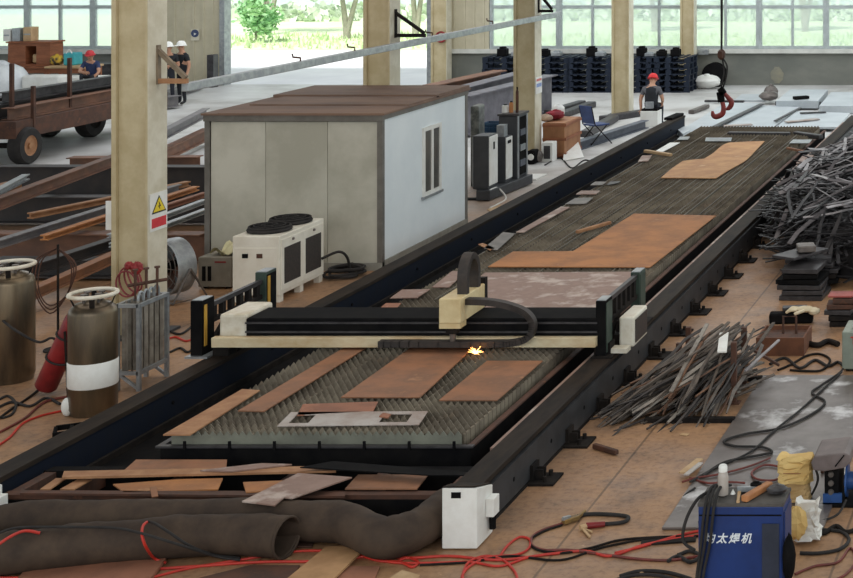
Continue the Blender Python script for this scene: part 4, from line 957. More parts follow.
bag('white_plastic_bag', 'white plastic bag on the plywood crate behind the red bundle', 558, 121, 35.95, .3, .3, .3, M('thin_white_plastic', (220,220,216), (200,200,198), 6, .5), 12, z=z1_)
bag('brown_rag', 'pale brown rag heap on the crate next to the column', 546, 124, 35.3, .3, .3, .16, M('pale_brown_rag', (186,160,136), (140,124,110), 6, .9), 14, 'rag', z=z1_)
t = thing('white_appliance', 'small white framed appliance on the floor by the plywood crate', 'appliance', (Q(547,150,34.6).x, 34.6, 0)); a0, a1 = Q(541.5,150,34.55).x, Q(552.5,150,34.55).x
MB().box(a0, a1, 34.55, 34.85, 0, .42).build('case', mt['white'], t, bevel=.01); MB().box(a0+.05, a1-.05, 34.54, 34.55, .07, .35).build('dark_front', mt['steel_dark'], t)
t = thing('small_motor', 'small black and white machine at the foot of the column by the crate', 'machine', (Q(531,155,34.3).x, 34.3, 0)); a0, a1 = Q(527,150,34.2).x, Q(534.5,150,34.2).x
MB().box(a0, a1, 34.2, 34.5, 0, .3).build('case', mt['black'], t, bevel=.03); MB().lathe(((a0+a1)/2, 34.2, .16), [(.07, 0), (.05, .02)], 14, (0,-1,0)).build('face', mt['white'], t)
bag('grey_sack', 'grey lumpy sack on the floor between column and white appliance', 538, 160, 34.5, .22, .25, .26, mt['steel'], 16, 'sack', z=0)
m = MB(); a = P(566,146,.0); b = P(584,158,0); m._add([a + V(0,0,.45), a + V(.02,.3,.5), b + V(0,0,.02), b + V(-.3,-.5,.02)] + [a + V(-.015,0,.45), a + V(.005,.3,.5), b + V(-.02,0,.005), b + V(-.3,-.5,.005)], [(0,1,2,3),(7,6,5,4),(0,4,5,1),(1,5,6,2),(2,6,7,3),(3,7,4,0)])
tag(m.build('plastic_sheet', mt['white']), 'white plastic sheet hanging off the crate to the floor', 'sheet')

# blue chair
c = P(596, 144, 0); t = thing('folding_chair', 'blue folding chair with thin dark legs on the pale floor by the machine rail', 'chair', (c.x, c.y, 0))
mt['chair_blue'] = M('blue_vinyl', (44,66,118), (36,54,98), 4, .5)
Mx = Matrix.Translation(c) @ Matrix.Rotation(R(-35), 4, 'Z')
MB().box(-.22, .22, -.2, .22, .44, .48).xf(Mx).build('seat', mt['chair_blue'], t, bevel=.015)
m = MB().extr([(-.22, -.012), (.22, -.012), (.22, .012), (-.22, .012)], (0, -.2, .5), (0, -.3, .92), up=(0,-1,0)); m.xf(Mx).build('backrest', mt['chair_blue'], t, bevel=.01)
for s_ in (-1, 1):
    MB().tube([(s_*.22, .28, 0), (s_*.22, -.2, .48), (s_*.22, -.3, .9)], .013, 8).xf(Mx).build('front_leg', mt['dark'], t)
    MB().tube([(s_*.2, -.32, 0), (s_*.2, .16, .46)], .013, 8).xf(Mx).build('rear_leg', mt['dark'], t)
MB().tube([(-.2, -.27, .05), (.2, -.27, .05)], .01, 6).xf(Mx).build('stretcher', mt['dark'], t)

# ---------------------------------------------------------------- stacked dark pallets at the far wall
mt['pallet'] = M('navy_plastic_pallet', (34,42,56), (26,33,46), 4, .6, spec=.2)
def pallet(name='plastic_pallet'):
    m = MB(); w, d, h = 1.3, 1.0, .175
    for k in range(7): m.box(-w/2 + k*(w-.1)/6, -w/2 + k*(w-.1)/6 + .1, -d/2, d/2, h-.03, h)
    for y in (-d/2, -.06, d/2-.12):
        m.box(-w/2, w/2, y, y+.12, 0, .03)
        for x in (-w/2, -.08, w/2-.16): m.box(x, x+.16, y, y+.12, .03, h-.03)
    return m.build(name, mt['pallet'], origin=(0, 0, 0))
proto = None
stx = [Q(a, 70, 48.3).x for a in (510, 553, 594, 642, 672)]
stk_lab = ['partly behind the deep girders', 'nearest the girder ends', 'just beside the column behind the blue chair', 'above the worker in the red helmet', 'against the farthest column']
k = 0
for i, x in enumerate(stx):
    for j in range(6):
        if proto is None: proto = pallet(); o = proto
        else: o = proto.copy(); COL.objects.link(o)
        o.location = (x + random.uniform(-.02,.02), 48.3, j*.177); o.rotation_euler = (0, 0, 0)
        tag(o, 'navy pallet, %s of six in the stack %s' % (('bottom', 'second', 'third', 'fourth', 'fifth', 'topmost')[j], stk_lab[i]), 'pallet', 'stacked navy pallets')
for i, (px, h, mm, lb) in enumerate(((503, .28, 'black', 'black bin on the pallet stack behind the deep girders'), (517, .16, 'galv', 'pale tray on the pallet stack behind the deep girders'), (545, .22, 'black', 'black lump on the pallet stack next to the girder ends'), (557, .16, 'galv', 'pale tray on the pallet stack beside the girder ends'), (592, .3, 'black', 'black can on the pallet stack beside the column, tallest there'), (601, .15, 'galv', 'pale lump on the pallet stack beside the column'), (642, .3, 'black', 'black can on the pallets over the red helmet worker'), (650, .12, 'galv', 'pale tray on the pallets over the red helmet worker'), (662, .2, 'black', 'black lump on the pallets at the farthest column'), (676, .26, 'black', 'black bin at the end of the pallets by the farthest column'))):
    x = Q(px, 50, 48.2).x; w = .28
    m = MB().prism([(x-w/2, 48.05), (x+w/2, 48.05), (x+w/2*.9, 48.35), (x-w/2*.9, 48.35)], 1.064, 1.064 + h*.8).box(x-w*.3, x+w*.3, 48.1, 48.3, 1.064 + h*.8, 1.064 + h)
    tag(m.build('storage_bin', mt[mm], bevel=.02), lb, 'bin', 'bins on the pallets')

# ---------------------------------------------------------------- far floor: white sheets
mt['sheet_blue'] = M('bluish_white_steel_sheet', (188,194,198), (170,177,182), .8, .4, c3=(204,208,210))
GW = 'pale steel sheets on the far floor'
def wsheet(label, pts, z, th=.05, mm='sheet_blue'):
    q = [P(x, y, z) for x, y in pts]; return tag(MB().prism([(a.x, a.y) for a in q], max(z-th, .002), z).build('steel_sheet', mt[mm]), label, 'sheet', GW)
wsheet('bluish white sheet under the crane hook, beside the rail end', [(676,133),(708,131),(761,103),(725,102.5)], .09)
wsheet('bluish white sheet right behind the far bed edge, crossed by a dark gap', [(716,131),(772,128),(800,107),(759,105)], .1)
wsheet('pale sheet stack at the far end of the scrap-side rail', [(776,127),(838,127),(850,113),(797,111)], .12)
wsheet('far pale sheet stack by the low back wall, in the middle', [(776,101),(818,101),(828,89.5),(790,89.5)], .25, .2)
wsheet('far pale sheet stack at the picture edge by the low back wall', [(819,106),(880,106),(880,92),(831,92)], .22, .2)
wsheet('thin pale sheet lying beyond the crane hook', [(734,100),(764,100),(774,94),(742,94)], .06)
wsheet('white sheet standing at the end of the cabin-side rail', [(676,128),(683,134),(690,130),(683,124)], .16, .14)
for i_, (a_, b_, w_, lb_) in enumerate((((712,128),(762,104),.14,'long thin dark strip in the gap between the two bluish sheets by the hook'), ((775,121),(800,108),.08,'thin dark strip added for the gap between the bluish sheet and pale stack'), ((724,126),(752,124.5),.2,'brownish strip lying on the bluish sheet behind the bed edge'), ((786,122),(818,119),.2,'pale brown strip on the pale stack by the scrap-side rail'), ((800,113),(826,112),.12,'dark strip across the rear of the pale stack by the scrap-side rail'))):
    stick('thin_strip', lb_, P(*a_, .15), P(*b_, .15), w_, .03, mt['steel_dark'] if 'dark' in lb_ else mt['skel'], 'strip')  # dark strips stand in for the dark gaps between sheets
stick('steel_bar', 'dark grey bar on the pale floor beside the crane hook', P(691,112,.06), P(707,106,.06), .16, .1, mt['steel'], 'bar')
stick('steel_bar', 'thin dark bar lying beyond the crane hook', P(705,101,.06), P(744,101.5,.06), .12, .06, mt['steel_dark'], 'bar')
stick('steel_bar', 'dark bar across the top of the middle far sheet stack', P(794,98,.3), P(808,97,.3), .2, .08, mt['black'], 'bar')
stick('steel_bar', 'long dark bar in front of the far sheet stacks', P(776,103,.12), P(820,104,.12), .2, .12, mt['steel_dark'], 'bar')
bag('grey_sack', 'grey sack heap lying on the far sheets near the back wall', 769, 103, 45, .55, .6, .26, mt['steel'], 18, 'sack', z=.1)
bag('grey_sack', 'smaller grey sack behind the grey sack heap near the back wall', 771, 96, 45.5, .4, .4, .42, mt['steel'], 19, 'sack', z=.06)
bag('white_tarp', 'white plastic tarp heap at the foot of the farthest column', 707, 87, 48.9, .85, .6, .42, mt['white'], 20, 'tarp', z=.002)
q = Q(712, 73, 49.2); t = thing('cable_drum', 'dark round drum standing behind the white tarp heap', 'drum', (q.x, 49.4, 0))
MB().lathe((q.x, 49.72, .38), [(.36, 0), (.36, .04), (.2, .04), (.2, .3), (.36, .3), (.36, .34), (.1, .34)], 28, (0,-1,0)).build('reel', mt['black'], t, smooth=True); MB().box(q.x-.2, q.x+.2, 49.4, 49.7, 0, .04).build('chock', mt['black'], t)
stick('steel_pole', 'thin upright pole in front of the drum at the back wall', V(Q(703.5,70,48.4).x, 48.4, 0), V(Q(703.5,70,48.4).x, 48.4, 1.1), .05, .05, mt['steel'], 'pole')
tag(MB().box(Q(699,50,49.7).x, Q(708.5,50,49.7).x, 49.6, 49.75, Q(700,54.5,49.7).z, Q(700,49.5,49.7).z).build('junction_box', mt['galv'], bevel=.01), 'small pale junction box on the sill by the drum', 'box')
tag(MB().blob((Q(777,75,BY).x, BY-.012, Q(777,75,BY).z), .2, .01, .25, noise=.12, seed=8).build('wall_stain', M('pale_stain', (136,132,114), (124,122,110), 4, .8)), 'pale yellowish patch on the low grey back wall', 'patch')

# crane hook
HY = 35.5
def hq(x, y, dy=0): return Q(x, y, HY+dy)
t = thing('crane_hook', 'red double crane hook hanging on a dark chain over the far bed', 'hook', hq(722, 53))
MB().tube([hq(722.5, -260), hq(722, 20), hq(721.5, 53)], .022, 6).tube([hq(720.5, -260), hq(721, 20), hq(721, 50)], .012, 6).build('hoist_chain', mt['rubber'], t)
MB().blob(hq(721.5, 54.5), .09, .08, .12, noise=.06).box(hq(721,54).x-.05, hq(721,54).x+.05, HY-.11, HY+.11, hq(721,57).z, hq(721,51).z).build('hook_block', mt['rust_dark'], t)
MB().tube(curve([hq(722,57), hq(727,66), hq(726,78), hq(722.5,89)], 6), .018, 6).tube(curve([hq(722,57), hq(724,70), hq(723,80), hq(720.5,90)], 6), .018, 6).build('sling', mt['rubber'], t)
MB().bar(hq(720,88), hq(724,94), .1, .13).bar(hq(720,92), hq(721.5,102), .1, .14).build('shackle', mt['black'], t)
mt['hookred'] = M('dull_red_hook', (150,60,56), (120,50,48), 8, .5)
h1 = curve([hq(721.5,100), hq(723.5,107), hq(722.5,113.5), hq(717,116.5), hq(713.5,115.5), hq(712.3,111)], 6)
n = len(h1); MB().tube(h1, [.042 + .02*math.sin(PI*i/n) - .03*max(0, i/n-.8)*5*.8 for i in range(n)], 10).build('hook', mt['hookred'], t, smooth=True)
h2 = curve([hq(724,93,.1), hq(728.5,98,.1), hq(731.5,102,.1), hq(730,107,.1), hq(726,109.5,.1)], 6)
n = len(h2); MB().tube(h2, [.04 + .02*math.sin(PI*i/n) - .03*max(0, i/n-.8)*5*.8 for i in range(n)], 10).build('hook', mt['hookred'], t, smooth=True)
# ---------------------------------------------------------------- scrap strips: big dark pile beyond the scrap-side rail
mt['strip1'] = M('dark_steel_strip', (50,47,49), (33,31,33), 6, .5, .2); mt['strip2'] = M('grey_steel_strip', (112,106,108), (84,80,82), 6, .45, .2)
mt['strip3'] = M('bright_steel_strip', (168,164,166), (140,134,136), 6, .4, .2); mt['strip4'] = M('brown_steel_strip', (122,98,80), (92,74,62), 6, .6)
def strip_mesh(L, w, th, mat, seed, bend=.06):
    r = random.Random(seed); m = MB(); n = 4; off = [r.uniform(-bend, bend)*L for _ in range(n+1)]; o2 = [r.uniform(-bend, bend)*L*.5 for _ in range(n+1)]
    off[2] = 0; pts = [V(-L/2 + L*i/n, off[i], o2[i]) for i in range(n+1)]
    vs = []
    for i, p in enumerate(pts):
        k = 1 if i < n else r.uniform(.3, .9)
        for a, b in ((-1,-1),(1,-1),(1,1),(-1,1)): vs.append(p + V(0, a*w/2*k, b*th/2))
    fs = [(0,3,2,1), tuple(range(4*n, 4*n+4))]
    for i in range(n):
        for k in range(4): fs.append((i*4+k, i*4+(k+1) % 4, i*4+4+(k+1) % 4, i*4+4+k))
    m._add(vs, fs); return m.build('steel_strip', mat, origin=(0,0,0))
def place(o, c, yaw, pitch, roll):
    o.location = c; o.rotation_euler = (Matrix.Rotation(yaw, 3, 'Z') @ Matrix.Rotation(pitch, 3, 'Y') @ Matrix.Rotation(roll, 3, 'X')).to_euler()
PCX, PCY, PA, PB, PHT = -3.2, 28.2, 1.85, 5.2, 1.3
def ph(x, y):
    q = ((x-PCX)/PA)**2 + ((y-PCY)/PB)**2
    return PHT*max(0, 1-q)**.36 if q < 1 else 0
rg = random.Random(17)
m = MB()
for i in range(2600):
    while True:
        x, y = rg.uniform(PCX-PA, PCX+PA), rg.uniform(PCY-PB, PCY+PB)
        if ph(x, y) > .12: break
    z = max(.04, ph(x, y)*rg.uniform(.72, .98) - .05); a = rg.uniform(0, 2*PI); d = V(math.cos(a), math.sin(a), rg.uniform(-.3,.3))*rg.uniform(.15,.5); c = V(x, y, z)
    if c.z - abs(d.z) < .01: d.z = 0
    m.bar(c-d, c+d, rg.uniform(.02,.06), rg.uniform(.006,.02))
n = 30; g = MB(); 
for i in range(10):
    pass
core = [[V(PCX + PA*.9*math.cos(2*PI*k/28)*q, PCY + PB*.9*math.sin(2*PI*k/28)*q, 0) for k in range(28)] for q in (1, .85, .65, .4, .15)]
vs = []; fs = []
for i, rr in enumerate(core):
    for v in rr: vs.append(V(v.x, v.y, max(0, ph(v.x, v.y)*.86 - .08) if i else .0))
for i in range(4):
    for k in range(28): fs.append((i*28+k, i*28+(k+1) % 28, (i+1)*28+(k+1) % 28, (i+1)*28+k))
fs.append(tuple(range(4*28, 5*28)))
m._add(vs, fs)
tag(m.build('scrap_heap', mt['strip1']), 'dark mass of tangled steel offcuts under the loose strips of the big heap', 'scrap heap', kind='stuff')
bases = []
for k in range(16):
    mm = (mt['strip1'], mt['strip2'], mt['strip2'], mt['strip2'], mt['strip3'], mt['strip3'], mt['strip1'], mt['strip2'])[k % 8]
    bases.append(strip_mesh(rg.uniform(.5, 1.25), rg.uniform(.03, .075), rg.uniform(.008, .016), mm, k, .025))
used = [False]*16; LB = 'loose steel strip in the big dark offcut heap beside the scrap-side rail'
for i in range(285):
    while True:
        x, y = rg.uniform(PCX-PA*1.0, PCX+PA), rg.uniform(PCY-PB, PCY+PB*.8)
        h_ = ph(x, y)
        if h_ > .1 and rg.random() < .35 + .65*(h_/PHT) : break
    k = rg.randrange(16)
    if h_ < PHT*.66 and k % 8 in (4, 5, 2): k = (0, 6, 8)[i % 3]
    elif h_ > PHT*.8 and rg.random() < .6: k = (4, 5, 12, 13)[i % 4]
    o = bases[k] if not used[k] else bases[k].copy()
    if used[k]: COL.objects.link(o)
    used[k] = True
    gx = (ph(x+.1, y) - ph(x-.1, y))/.2; yaw = rg.gauss(1.1, .8) if rg.random() < .7 else rg.uniform(0, PI)
    gr = gx*math.cos(yaw) + (ph(x, y+.1) - ph(x, y-.1))/.2*math.sin(yaw)
    place(o, V(x, y, h_ + rg.uniform(-.06, .1)), yaw, -math.atan(max(-.9, min(.9, gr)))*.75 + rg.uniform(-.3, .3), rg.uniform(-.6,.6))
    tag(o, LB, 'strip', 'strips on the big offcut heap')
for k in range(16):
    if not used[k]: bpy.data.objects.remove(bases[k])

# ---------------------------------------------------------------- heap of rods with stakes
bases = []
mt['rod1'] = M('grey_brown_rod', (104,93,84), (72,65,60), 5, .5, .2); mt['rod2'] = M('bright_rod', (156,148,138), (120,112,105), 5, .4, .3); mt['rod3'] = M('brown_rod', (126,92,70), (94,68,54), 5, .65); mt['rod4'] = M('dark_rod', (68,62,60), (48,44,43), 5, .55)
for k in range(14):
    mm = mt[('rod1','rod4','rod3','rod1','rod2','rod4','rod1')[k % 7]]
    bases.append(strip_mesh(rg.uniform(.9, 1.9), rg.uniform(.018, .042), rg.uniform(.01, .02), mm, 40+k, .02))
    bases[-1].name = 'steel_rod'; bases[-1].data.name = 'steel_rod'
used = [False]*14
hub = V(-3.95, 18.35, 0)
for i in range(215):
    k = rg.randrange(14); o = bases[k] if not used[k] else bases[k].copy()
    if used[k]: COL.objects.link(o)
    used[k] = True
    L_ = max(v.co.x for v in o.data.vertices)*2
    f = rg.random()
    head = hub + V(rg.uniform(-.42, .42), rg.uniform(-.75, .35), 0)
    ang = R(rg.uniform(214, 268)) if f < .78 else R(rg.uniform(196, 274))
    lay = rg.random(); 
    dist = abs(head.x - hub.x)
    hz = .06 + lay*(.62 - .35*dist); tz = .03 + lay*rg.uniform(.0, .32)
    c_len = L_*.97; d = V(math.cos(ang), math.sin(ang), 0)
    tail = head + d*c_len
    if tail.x < -4.82: tail.x = -4.82 + rg.uniform(0, .2)
    if tail.y < 16.95: tail.y = 16.95 + rg.uniform(0, .3)
    mid = (V(head.x, head.y, hz) + V(tail.x, tail.y, tz))/2; dv = V(tail.x, tail.y, tz) - V(head.x, head.y, hz)
    place(o, mid, math.atan2(dv.y, dv.x), -math.asin(max(-.9, min(.9, dv.z/dv.length))), rg.uniform(-.7,.7))
    tag(o, 'long thin steel rod in the fanned heap between the rust-brown stakes', 'rod', 'rods in the fanned heap')
def stake(label, px, pb, ptop, pt_):
    b = P(px, pb, 0); z = Q(ptop, pt_, b.y).z
    return tag(MB().box(b.x-.03, b.x+.03, b.y-.03, b.y+.03, 0, z).box(b.x-.07, b.x+.07, b.y-.07, b.y+.07, 0, .012).build('steel_stake', mt['rust_dark'], bevel=.004), label, 'stake', 'stakes around the rod heap')
stake('rust-brown stake on the rail side of the rod heap, nearer one', 679, 372, 679, 343)
stake('rust-brown stake on the rail side of the rod heap, farther one', 688.5, 350, 688.5, 327)
stake('rust-brown stake on the plate side of the rod heap, taller one', 744, 386, 744, 327)
stake('rust-brown stake on the plate side of the rod heap, nearer one', 734, 403, 734, 342)
stick('rusty_bar', 'rusty flat bar leaning from the rod heap towards the steel bin', P(741,343,.35), P(779,365,.05), .07, .03, mt['rust_dark'], 'bar')
stick('bright_bar', 'long bright bar sticking out of the rod heap towards the bin', P(745,371,.35), P(779,340,.5), .03, .02, mt['strip3'], 'bar')
stick('bright_bar', 'long pale brown bar standing out of the rod heap towards the rail', P(671,392,.32), P(707,324,.62), .045, .02, mt['rod2'], 'bar')
stick('bright_plate', 'small white plate standing upright in the rod heap', P(722,352,.66), P(724,333,.66), .1, .02, mt['white'], 'plate')
tag(MB().box(-4.5, -3.55, 16.9, 16.98, 0, .05).build('ground_skid', mt['dark']), 'dark bearer on the floor under the near end of the rod heap', 'skid'); tag(MB().box(-4.5, -3.55, 18.4, 18.48, 0, .05).build('ground_skid', mt['dark']), 'dark bearer on the floor under the stake end of the rod heap', 'skid')
cable('bent_wire', 'bent pale wire on the floor at the rail side of the rod heap', [(632,391,.15),(645,389,.18),(655,385,.2),(662,378,.25)], .014, mt['rod2'], 'wire')

# ---------------------------------------------------------------- stacks of flat bars
def barstack(label, px0, px1, pyb, n, cols, mats, tilt, dep, thk, gname, blabel):
    a, b = P(px0, pyb, 0), P(px1, pyb, 0); W = b.x - a.x; r = random.Random(px0); cnt = 0
    names = ['bottom', 'second', 'third', 'fourth', 'fifth', 'sixth', 'seventh', 'eighth', 'topmost']
    for row in range(cols):
        for j in range(n):
            y0 = a.y + row*(dep + .06); o0 = r.uniform(-.07, .07); w = W*r.uniform(.66, 1.0); x0 = a.x + (W-w)*r.random() + o0
            m = MB().box(x0, x0 + w, y0, y0 + dep, j*thk + .001, (j+1)*thk - .012)
            yw = r.uniform(-.09, .09); cc = V(x0 + w/2, y0 + dep/2, 0); m.xf(Matrix.Translation(cc) @ Matrix.Rotation(yw, 4, 'Z') @ Matrix.Translation(-cc)); tag(m.build('flat_bar', r.choice(mats), bevel=.006), blabel % ('bottom' if j == 0 else 'topmost' if j == n-1 else names[j] + ' from the floor', ('front', 'middle', 'rear')[row] + ' row'), 'bar', gname)
barstack('', 776, 826, 301, 6, 2, [mt['steel_dark'], mt['dark'], mt['steel_dark'], mt['black']], 0, .62, .075, 'flat bars in the dark stack', 'dark flat bar, %s, %s of the stack by the heap')
barstack('', 826, 862, 327, 5, 1, [mt['dark'], mt['rust_dark'], mt['steel_dark']], 0, .3, .075, 'flat bars by the picture edge', 'dark reddish flat bar, %s, %s of the edge stack')
for i, (z, lb) in enumerate(((.378, 'small pinkish red plate topping the stack at the picture edge'),)):
    q = P(826, 327, 0); tag(MB().box(q.x+.02, q.x+.34, q.y+.02, q.y+.3, z-.001, z+.02).build('red_plate', M('dusty_red_plate', (164,84,78), (136,70,64), 5), bevel=.004), lb, 'plate')
stick('flat_bar', 'loose dark plate slanting on top of the dark bar stack', P(783,258,.55), P(818,248,.55), .4, .04, mt['steel_dark'], 'plate')
stick('flat_bar', 'short grey block crowning the dark bar stack', P(797,248,.63), P(815,247,.63), .3, .09, mt['steel'], 'block')
stick('flat_bar', 'brownish flat plate on the rear of the dark bar stack', P(790,256,.5), P(806,252,.5), .35, .05, mt['rust_dark'], 'plate')
# small low bars with glove
a = P(768, 325, 0); b = P(812, 324, 0)
stick('flat_bar', 'dark square bar on the floor under the white glove', V(a.x, a.y+.1, .07), V(b.x, b.y+.1, .07), .18, .14, mt['black'], 'bar')
stick('flat_bar', 'dark bar lying on the square bar, behind the white glove', V(a.x+.15, a.y+.22, .165), V(b.x-.1, b.y+.22, .165), .14, .04, mt['steel_dark'], 'bar')
c = V(P(797, 318, .2).x, a.y + .08, .188); t = thing('work_glove', 'pale cotton work glove lying on the dark bar', 'glove', c)
MB().blob(c + V(.02, 0, 0), .13, .09, .04, noise=.06, seed=2).blob(c + V(.14, -.02, -.02), .08, .07, .05, noise=.08, seed=3).build('palm', M('pale_cotton', (220,208,180), (202,188,158), 6, .9), t, smooth=True)
for k in range(4): MB().tube(curve([c + V(-.08, -.05+.035*k, 0), c + V(-.16, -.07+.05*k, .0), c + V(-.22+.01*k, -.08+.055*k, -.03)], 3), [.02]*6 + [.012], 7).build('finger', bpy.data.materials['pale_cotton'], t, smooth=True)
MB().tube(curve([c + V(.02, -.08, 0), c + V(-.04, -.13, -.01), c + V(-.1, -.15, -.03)], 3), [.022]*6 + [.014], 7).build('thumb', bpy.data.materials['pale_cotton'], t, smooth=True)
# steel bin
a, b = P(756, 356, 0), P(800, 357, 0); y1 = a.y + .6; z1 = .22
t = thing('steel_bin', 'rusty brown open steel bin with a handle on top', 'bin', ((a.x+b.x)/2, a.y, 0))
x0, x1 = a.x, b.x + .04
m = MB().box(x0, x1, a.y, a.y+.02, .02, z1).box(x0, x1, y1-.02, y1, .02, z1).box(x0, x0+.02, a.y+.02, y1-.02, .02, z1).box(x1-.02, x1, a.y+.02, y1-.02, .02, z1).box(x0, x1, a.y, y1, 0, .02)
m.build('shell', M('brown_rusty_bin', (118,76,54), (92,60,45), 4, .75), t)
MB().box(x0+.02, x1-.02, a.y+.02, y1-.02, .02, .17).build('contents', mt['rust_dark'], t)
MB().tube([(x0+.26, a.y+.4, .17), (x0+.26, a.y+.4, .38), (x0+.42, a.y+.4, .38), (x0+.42, a.y+.4, .17)], .016, 8).build('handle', mt['rust_dark'], t)
# welder box, grey green
a, b = P(842, 372, 0), P(876, 372, 0)
t = thing('welding_rectifier', 'grey green welding box with red letters at the picture edge', 'welder', ((a.x+b.x)/2, a.y, 0))
MB().box(a.x, b.x, a.y, a.y+.55, .03, .47).build('case', M('grey_green_enamel', (138,146,134), (122,130,120), 4, .5), t, bevel=.012)
MB().box(a.x+.04, b.x-.04, a.y+.04, a.y+.5, 0, .03).build('base', mt['black'], t)
def text(body, name, mat, origin, size, ux, uz, parent, depth=.003, shear=0.):
    cu = bpy.data.curves.new(name, 'FONT'); cu.body = body; cu.size = size; cu.extrude = depth; cu.shear = shear; cu.offset = size*.018; cu.resolution_u = 4; cu.space_character = 1.3 if len(body) == 4 else 1.0
    o = bpy.data.objects.new(name, cu); ux = Vector(ux).normalized(); uz = Vector(uz).normalized(); n = ux.cross(uz)
    Mt = Matrix((ux, uz, n)).transposed().to_4x4(); Mt.translation = Vector(origin); COL.objects.link(o)
    bpy.context.view_layer.update()
    me = bpy.data.meshes.new_from_object(o.evaluated_get(bpy.context.evaluated_depsgraph_get())); bpy.data.objects.remove(o)
    off = parent.location if parent else Vector()
    me.transform(Matrix.Translation(-off) @ Mt); me.materials.clear(); me.materials.append(mat)
    ob = bpy.data.objects.new(name, me); COL.objects.link(ob); ob.parent = parent; return ob
text('TA', 'lettering', M('red_lettering', (190,52,44)), (a.x+.1, a.y-.001, .33), .12, (1,0,0), (0,0,1), t)
MB().tube(curve([V(a.x+.1, a.y+.2, .47), V(a.x+.16, a.y+.1, .56), V(a.x+.3, a.y+.1, .56), V(a.x+.36, a.y+.2, .47)], 4), .015, 8).build('handle', mt['white'], t)
cable('bar_chain', 'dark chain on the floor between the bin and the grey green box', [(808,343),(818,345),(828,341),(838,344)], .035, mt['dark'], 'chain')
for i in range(1): pass
cable('floor_cable', 'black cable tangle in front of the steel bin', [(770,364),(785,358),(800,368),(815,360),(828,366),(838,362),(845,368)], 0.0172, mt['rubber'])
cable('floor_cable', 'second dark cable looping in front of the steel bin', [(778,370),(792,364),(806,356),(820,354),(830,360),(822,370),(805,371),(790,370)], 0.0140, mt['dark'])

# ---------------------------------------------------------------- big plate on the floor
mt['bigplate'] = M('scuffed_grey_plate', (124,116,112), (100,92,88), 1.6, .38, .35, c3=(196,194,194), lo=.36, hi=.56)
a = P(662, 527, .03); b = P(825, 523, .03); c = P(764, 375, .03)
tag(MB().box(a.x, b.x, a.y, c.y, 0.005, .03).build('floor_plate', mt['bigplate'], bevel=.004), 'large scuffed grey steel plate on the floor behind the blue welder', 'plate')

def zc(z): return z
B3 = .045
cable('floor_cable', 'long black cable winding across the big grey plate to its far end', [(703,476,B3),(725,462,B3),(760,455,B3),(772,452,B3),(762,447,B3),(735,446,B3),(724,441,B3),(745,434,B3),(780,428,B3),(810,415,B3),(825,402,B3),(812,393,B3),(820,386,B3),(838,374,B3),(843,369,B3)], 0.0125, mt['rubber'])
cable('floor_cable', 'second black cable lying straighter along the big grey plate', [(690,482,B3),(715,468,B3),(750,452,B3),(775,430,B3),(800,410,B3),(822,390,B3),(842,372,B3)], 0.0109, mt['rubber'])
cable('floor_cable', 'dark brown cable lying over the near edge of the big plate', [(682,482,.03),(695,478,B3),(720,474,B3),(750,466,B3),(770,458,B3)], 0.0101, mt['hose_dred'])
cable('floor_cable', 'dark red cable loop on the big plate beside the paper bag', [(745,483,B3),(728,482,B3),(708,483,B3),(690,478,.02)], 0.0109, mt['hose_dred'])
cable('floor_cable', 'dark red cable ring by the paper bag', [(781,467,B3),(765,465,B3),(752,472,B3),(757,479,B3),(775,480,B3),(785,473,B3)], 0.0109, mt['hose_dred'])
cable('floor_cable', 'black cable bowing from the big plate corner to the blue welder', [(695,488,B3),(683,498,.02),(688,512,.02),(700,522,.05),(705,500,.55),(712,494,.8)], 0.0101, mt['rubber'])
stick('offcut', 'pale flat offcut strip on the corner of the big plate', P(682,473,.05), P(700,459,.05), .07, .015, mt['wood_pale'], 'offcut')
stick('offcut', 'second pale offcut strip beside the first on the big plate', P(686,475,.07), P(701,463,.07), .05, .015, mt['skel'], 'offcut')

# ---------------------------------------------------------------- blue welder
WZ = .80
a = P(698, 503, WZ); b = P(783, 503, WZ); x0, x1, y0 = a.x, b.x, a.y; y1 = y0 + .34
t = thing('blue_welder', 'dark blue welding machine with white lettering and a cluttered top', 'welder', ((x0+x1)/2, y0, 0))
mt['wblue'] = M('dark_blue_enamel', (22,52,112), (18,44,96), 3, .4)
MB().box(x0, x1, y0, y1, .08, WZ-.02).build('case', mt['wblue'], t, bevel=.015)
MB().box(x0-.005, x1+.005, y0-.005, y1+.005, WZ-.03, WZ).build('top_cover', M('dusty_grey_top', (86,82,78), (64,60,58), 5, .7), t, bevel=.006)
MB().box(x0+.5, x1-.03, y0-.008, y0+.002, .1, WZ-.16).build('vent_panel', M('dark_slate_panel', (44,50,66), (36,42,56), 8), t)
MB().box(x0+.01, x1-.01, y0-.006, y0+.001, WZ-.1, WZ-.09).build('seam', mt['black'], t)
for x in (x0+.06, x1-.14):
    for y in (y0+.05, y1-.13): MB().box(x, x+.08, y, y+.08, 0, .08).build('foot', mt['black'], t)
MB().box(x1-.001, x1+.012, y0+.03, y1-.03, .12, WZ-.08).build('side_cover', mt['wblue'], t)
lp = Q(704.5, 542.5, y0)
text('均太焊机', 'lettering', M('white_lettering', (222,228,234)), (Q(704, 543, y0).x, y0-.004, Q(704, 542, y0).z), .083, (1,0,0), (0,0,1), t, .003, .25)
zz = WZ + .001
c = V(Q(722.5, 490, y0+.14).x, y0+.16, zz); tb = thing('plastic_bottle', 'clear plastic bottle with white cap on the blue welder', 'bottle', c)
MB().lathe(c, [(.03, 0), (.042, .01), (.042, .15), (.034, .18), (.02, .2), (.02, .215)], 20).build('body', M('cloudy_plastic', (176,166,158), (160,150,142), 5, .25), tb, smooth=True)
MB().lathe(c + V(0,0,.19), [(.034, 0), (.034, .04), (.026, .052), (0, .053)], 20).build('cap', mt['white'], tb, smooth=True)
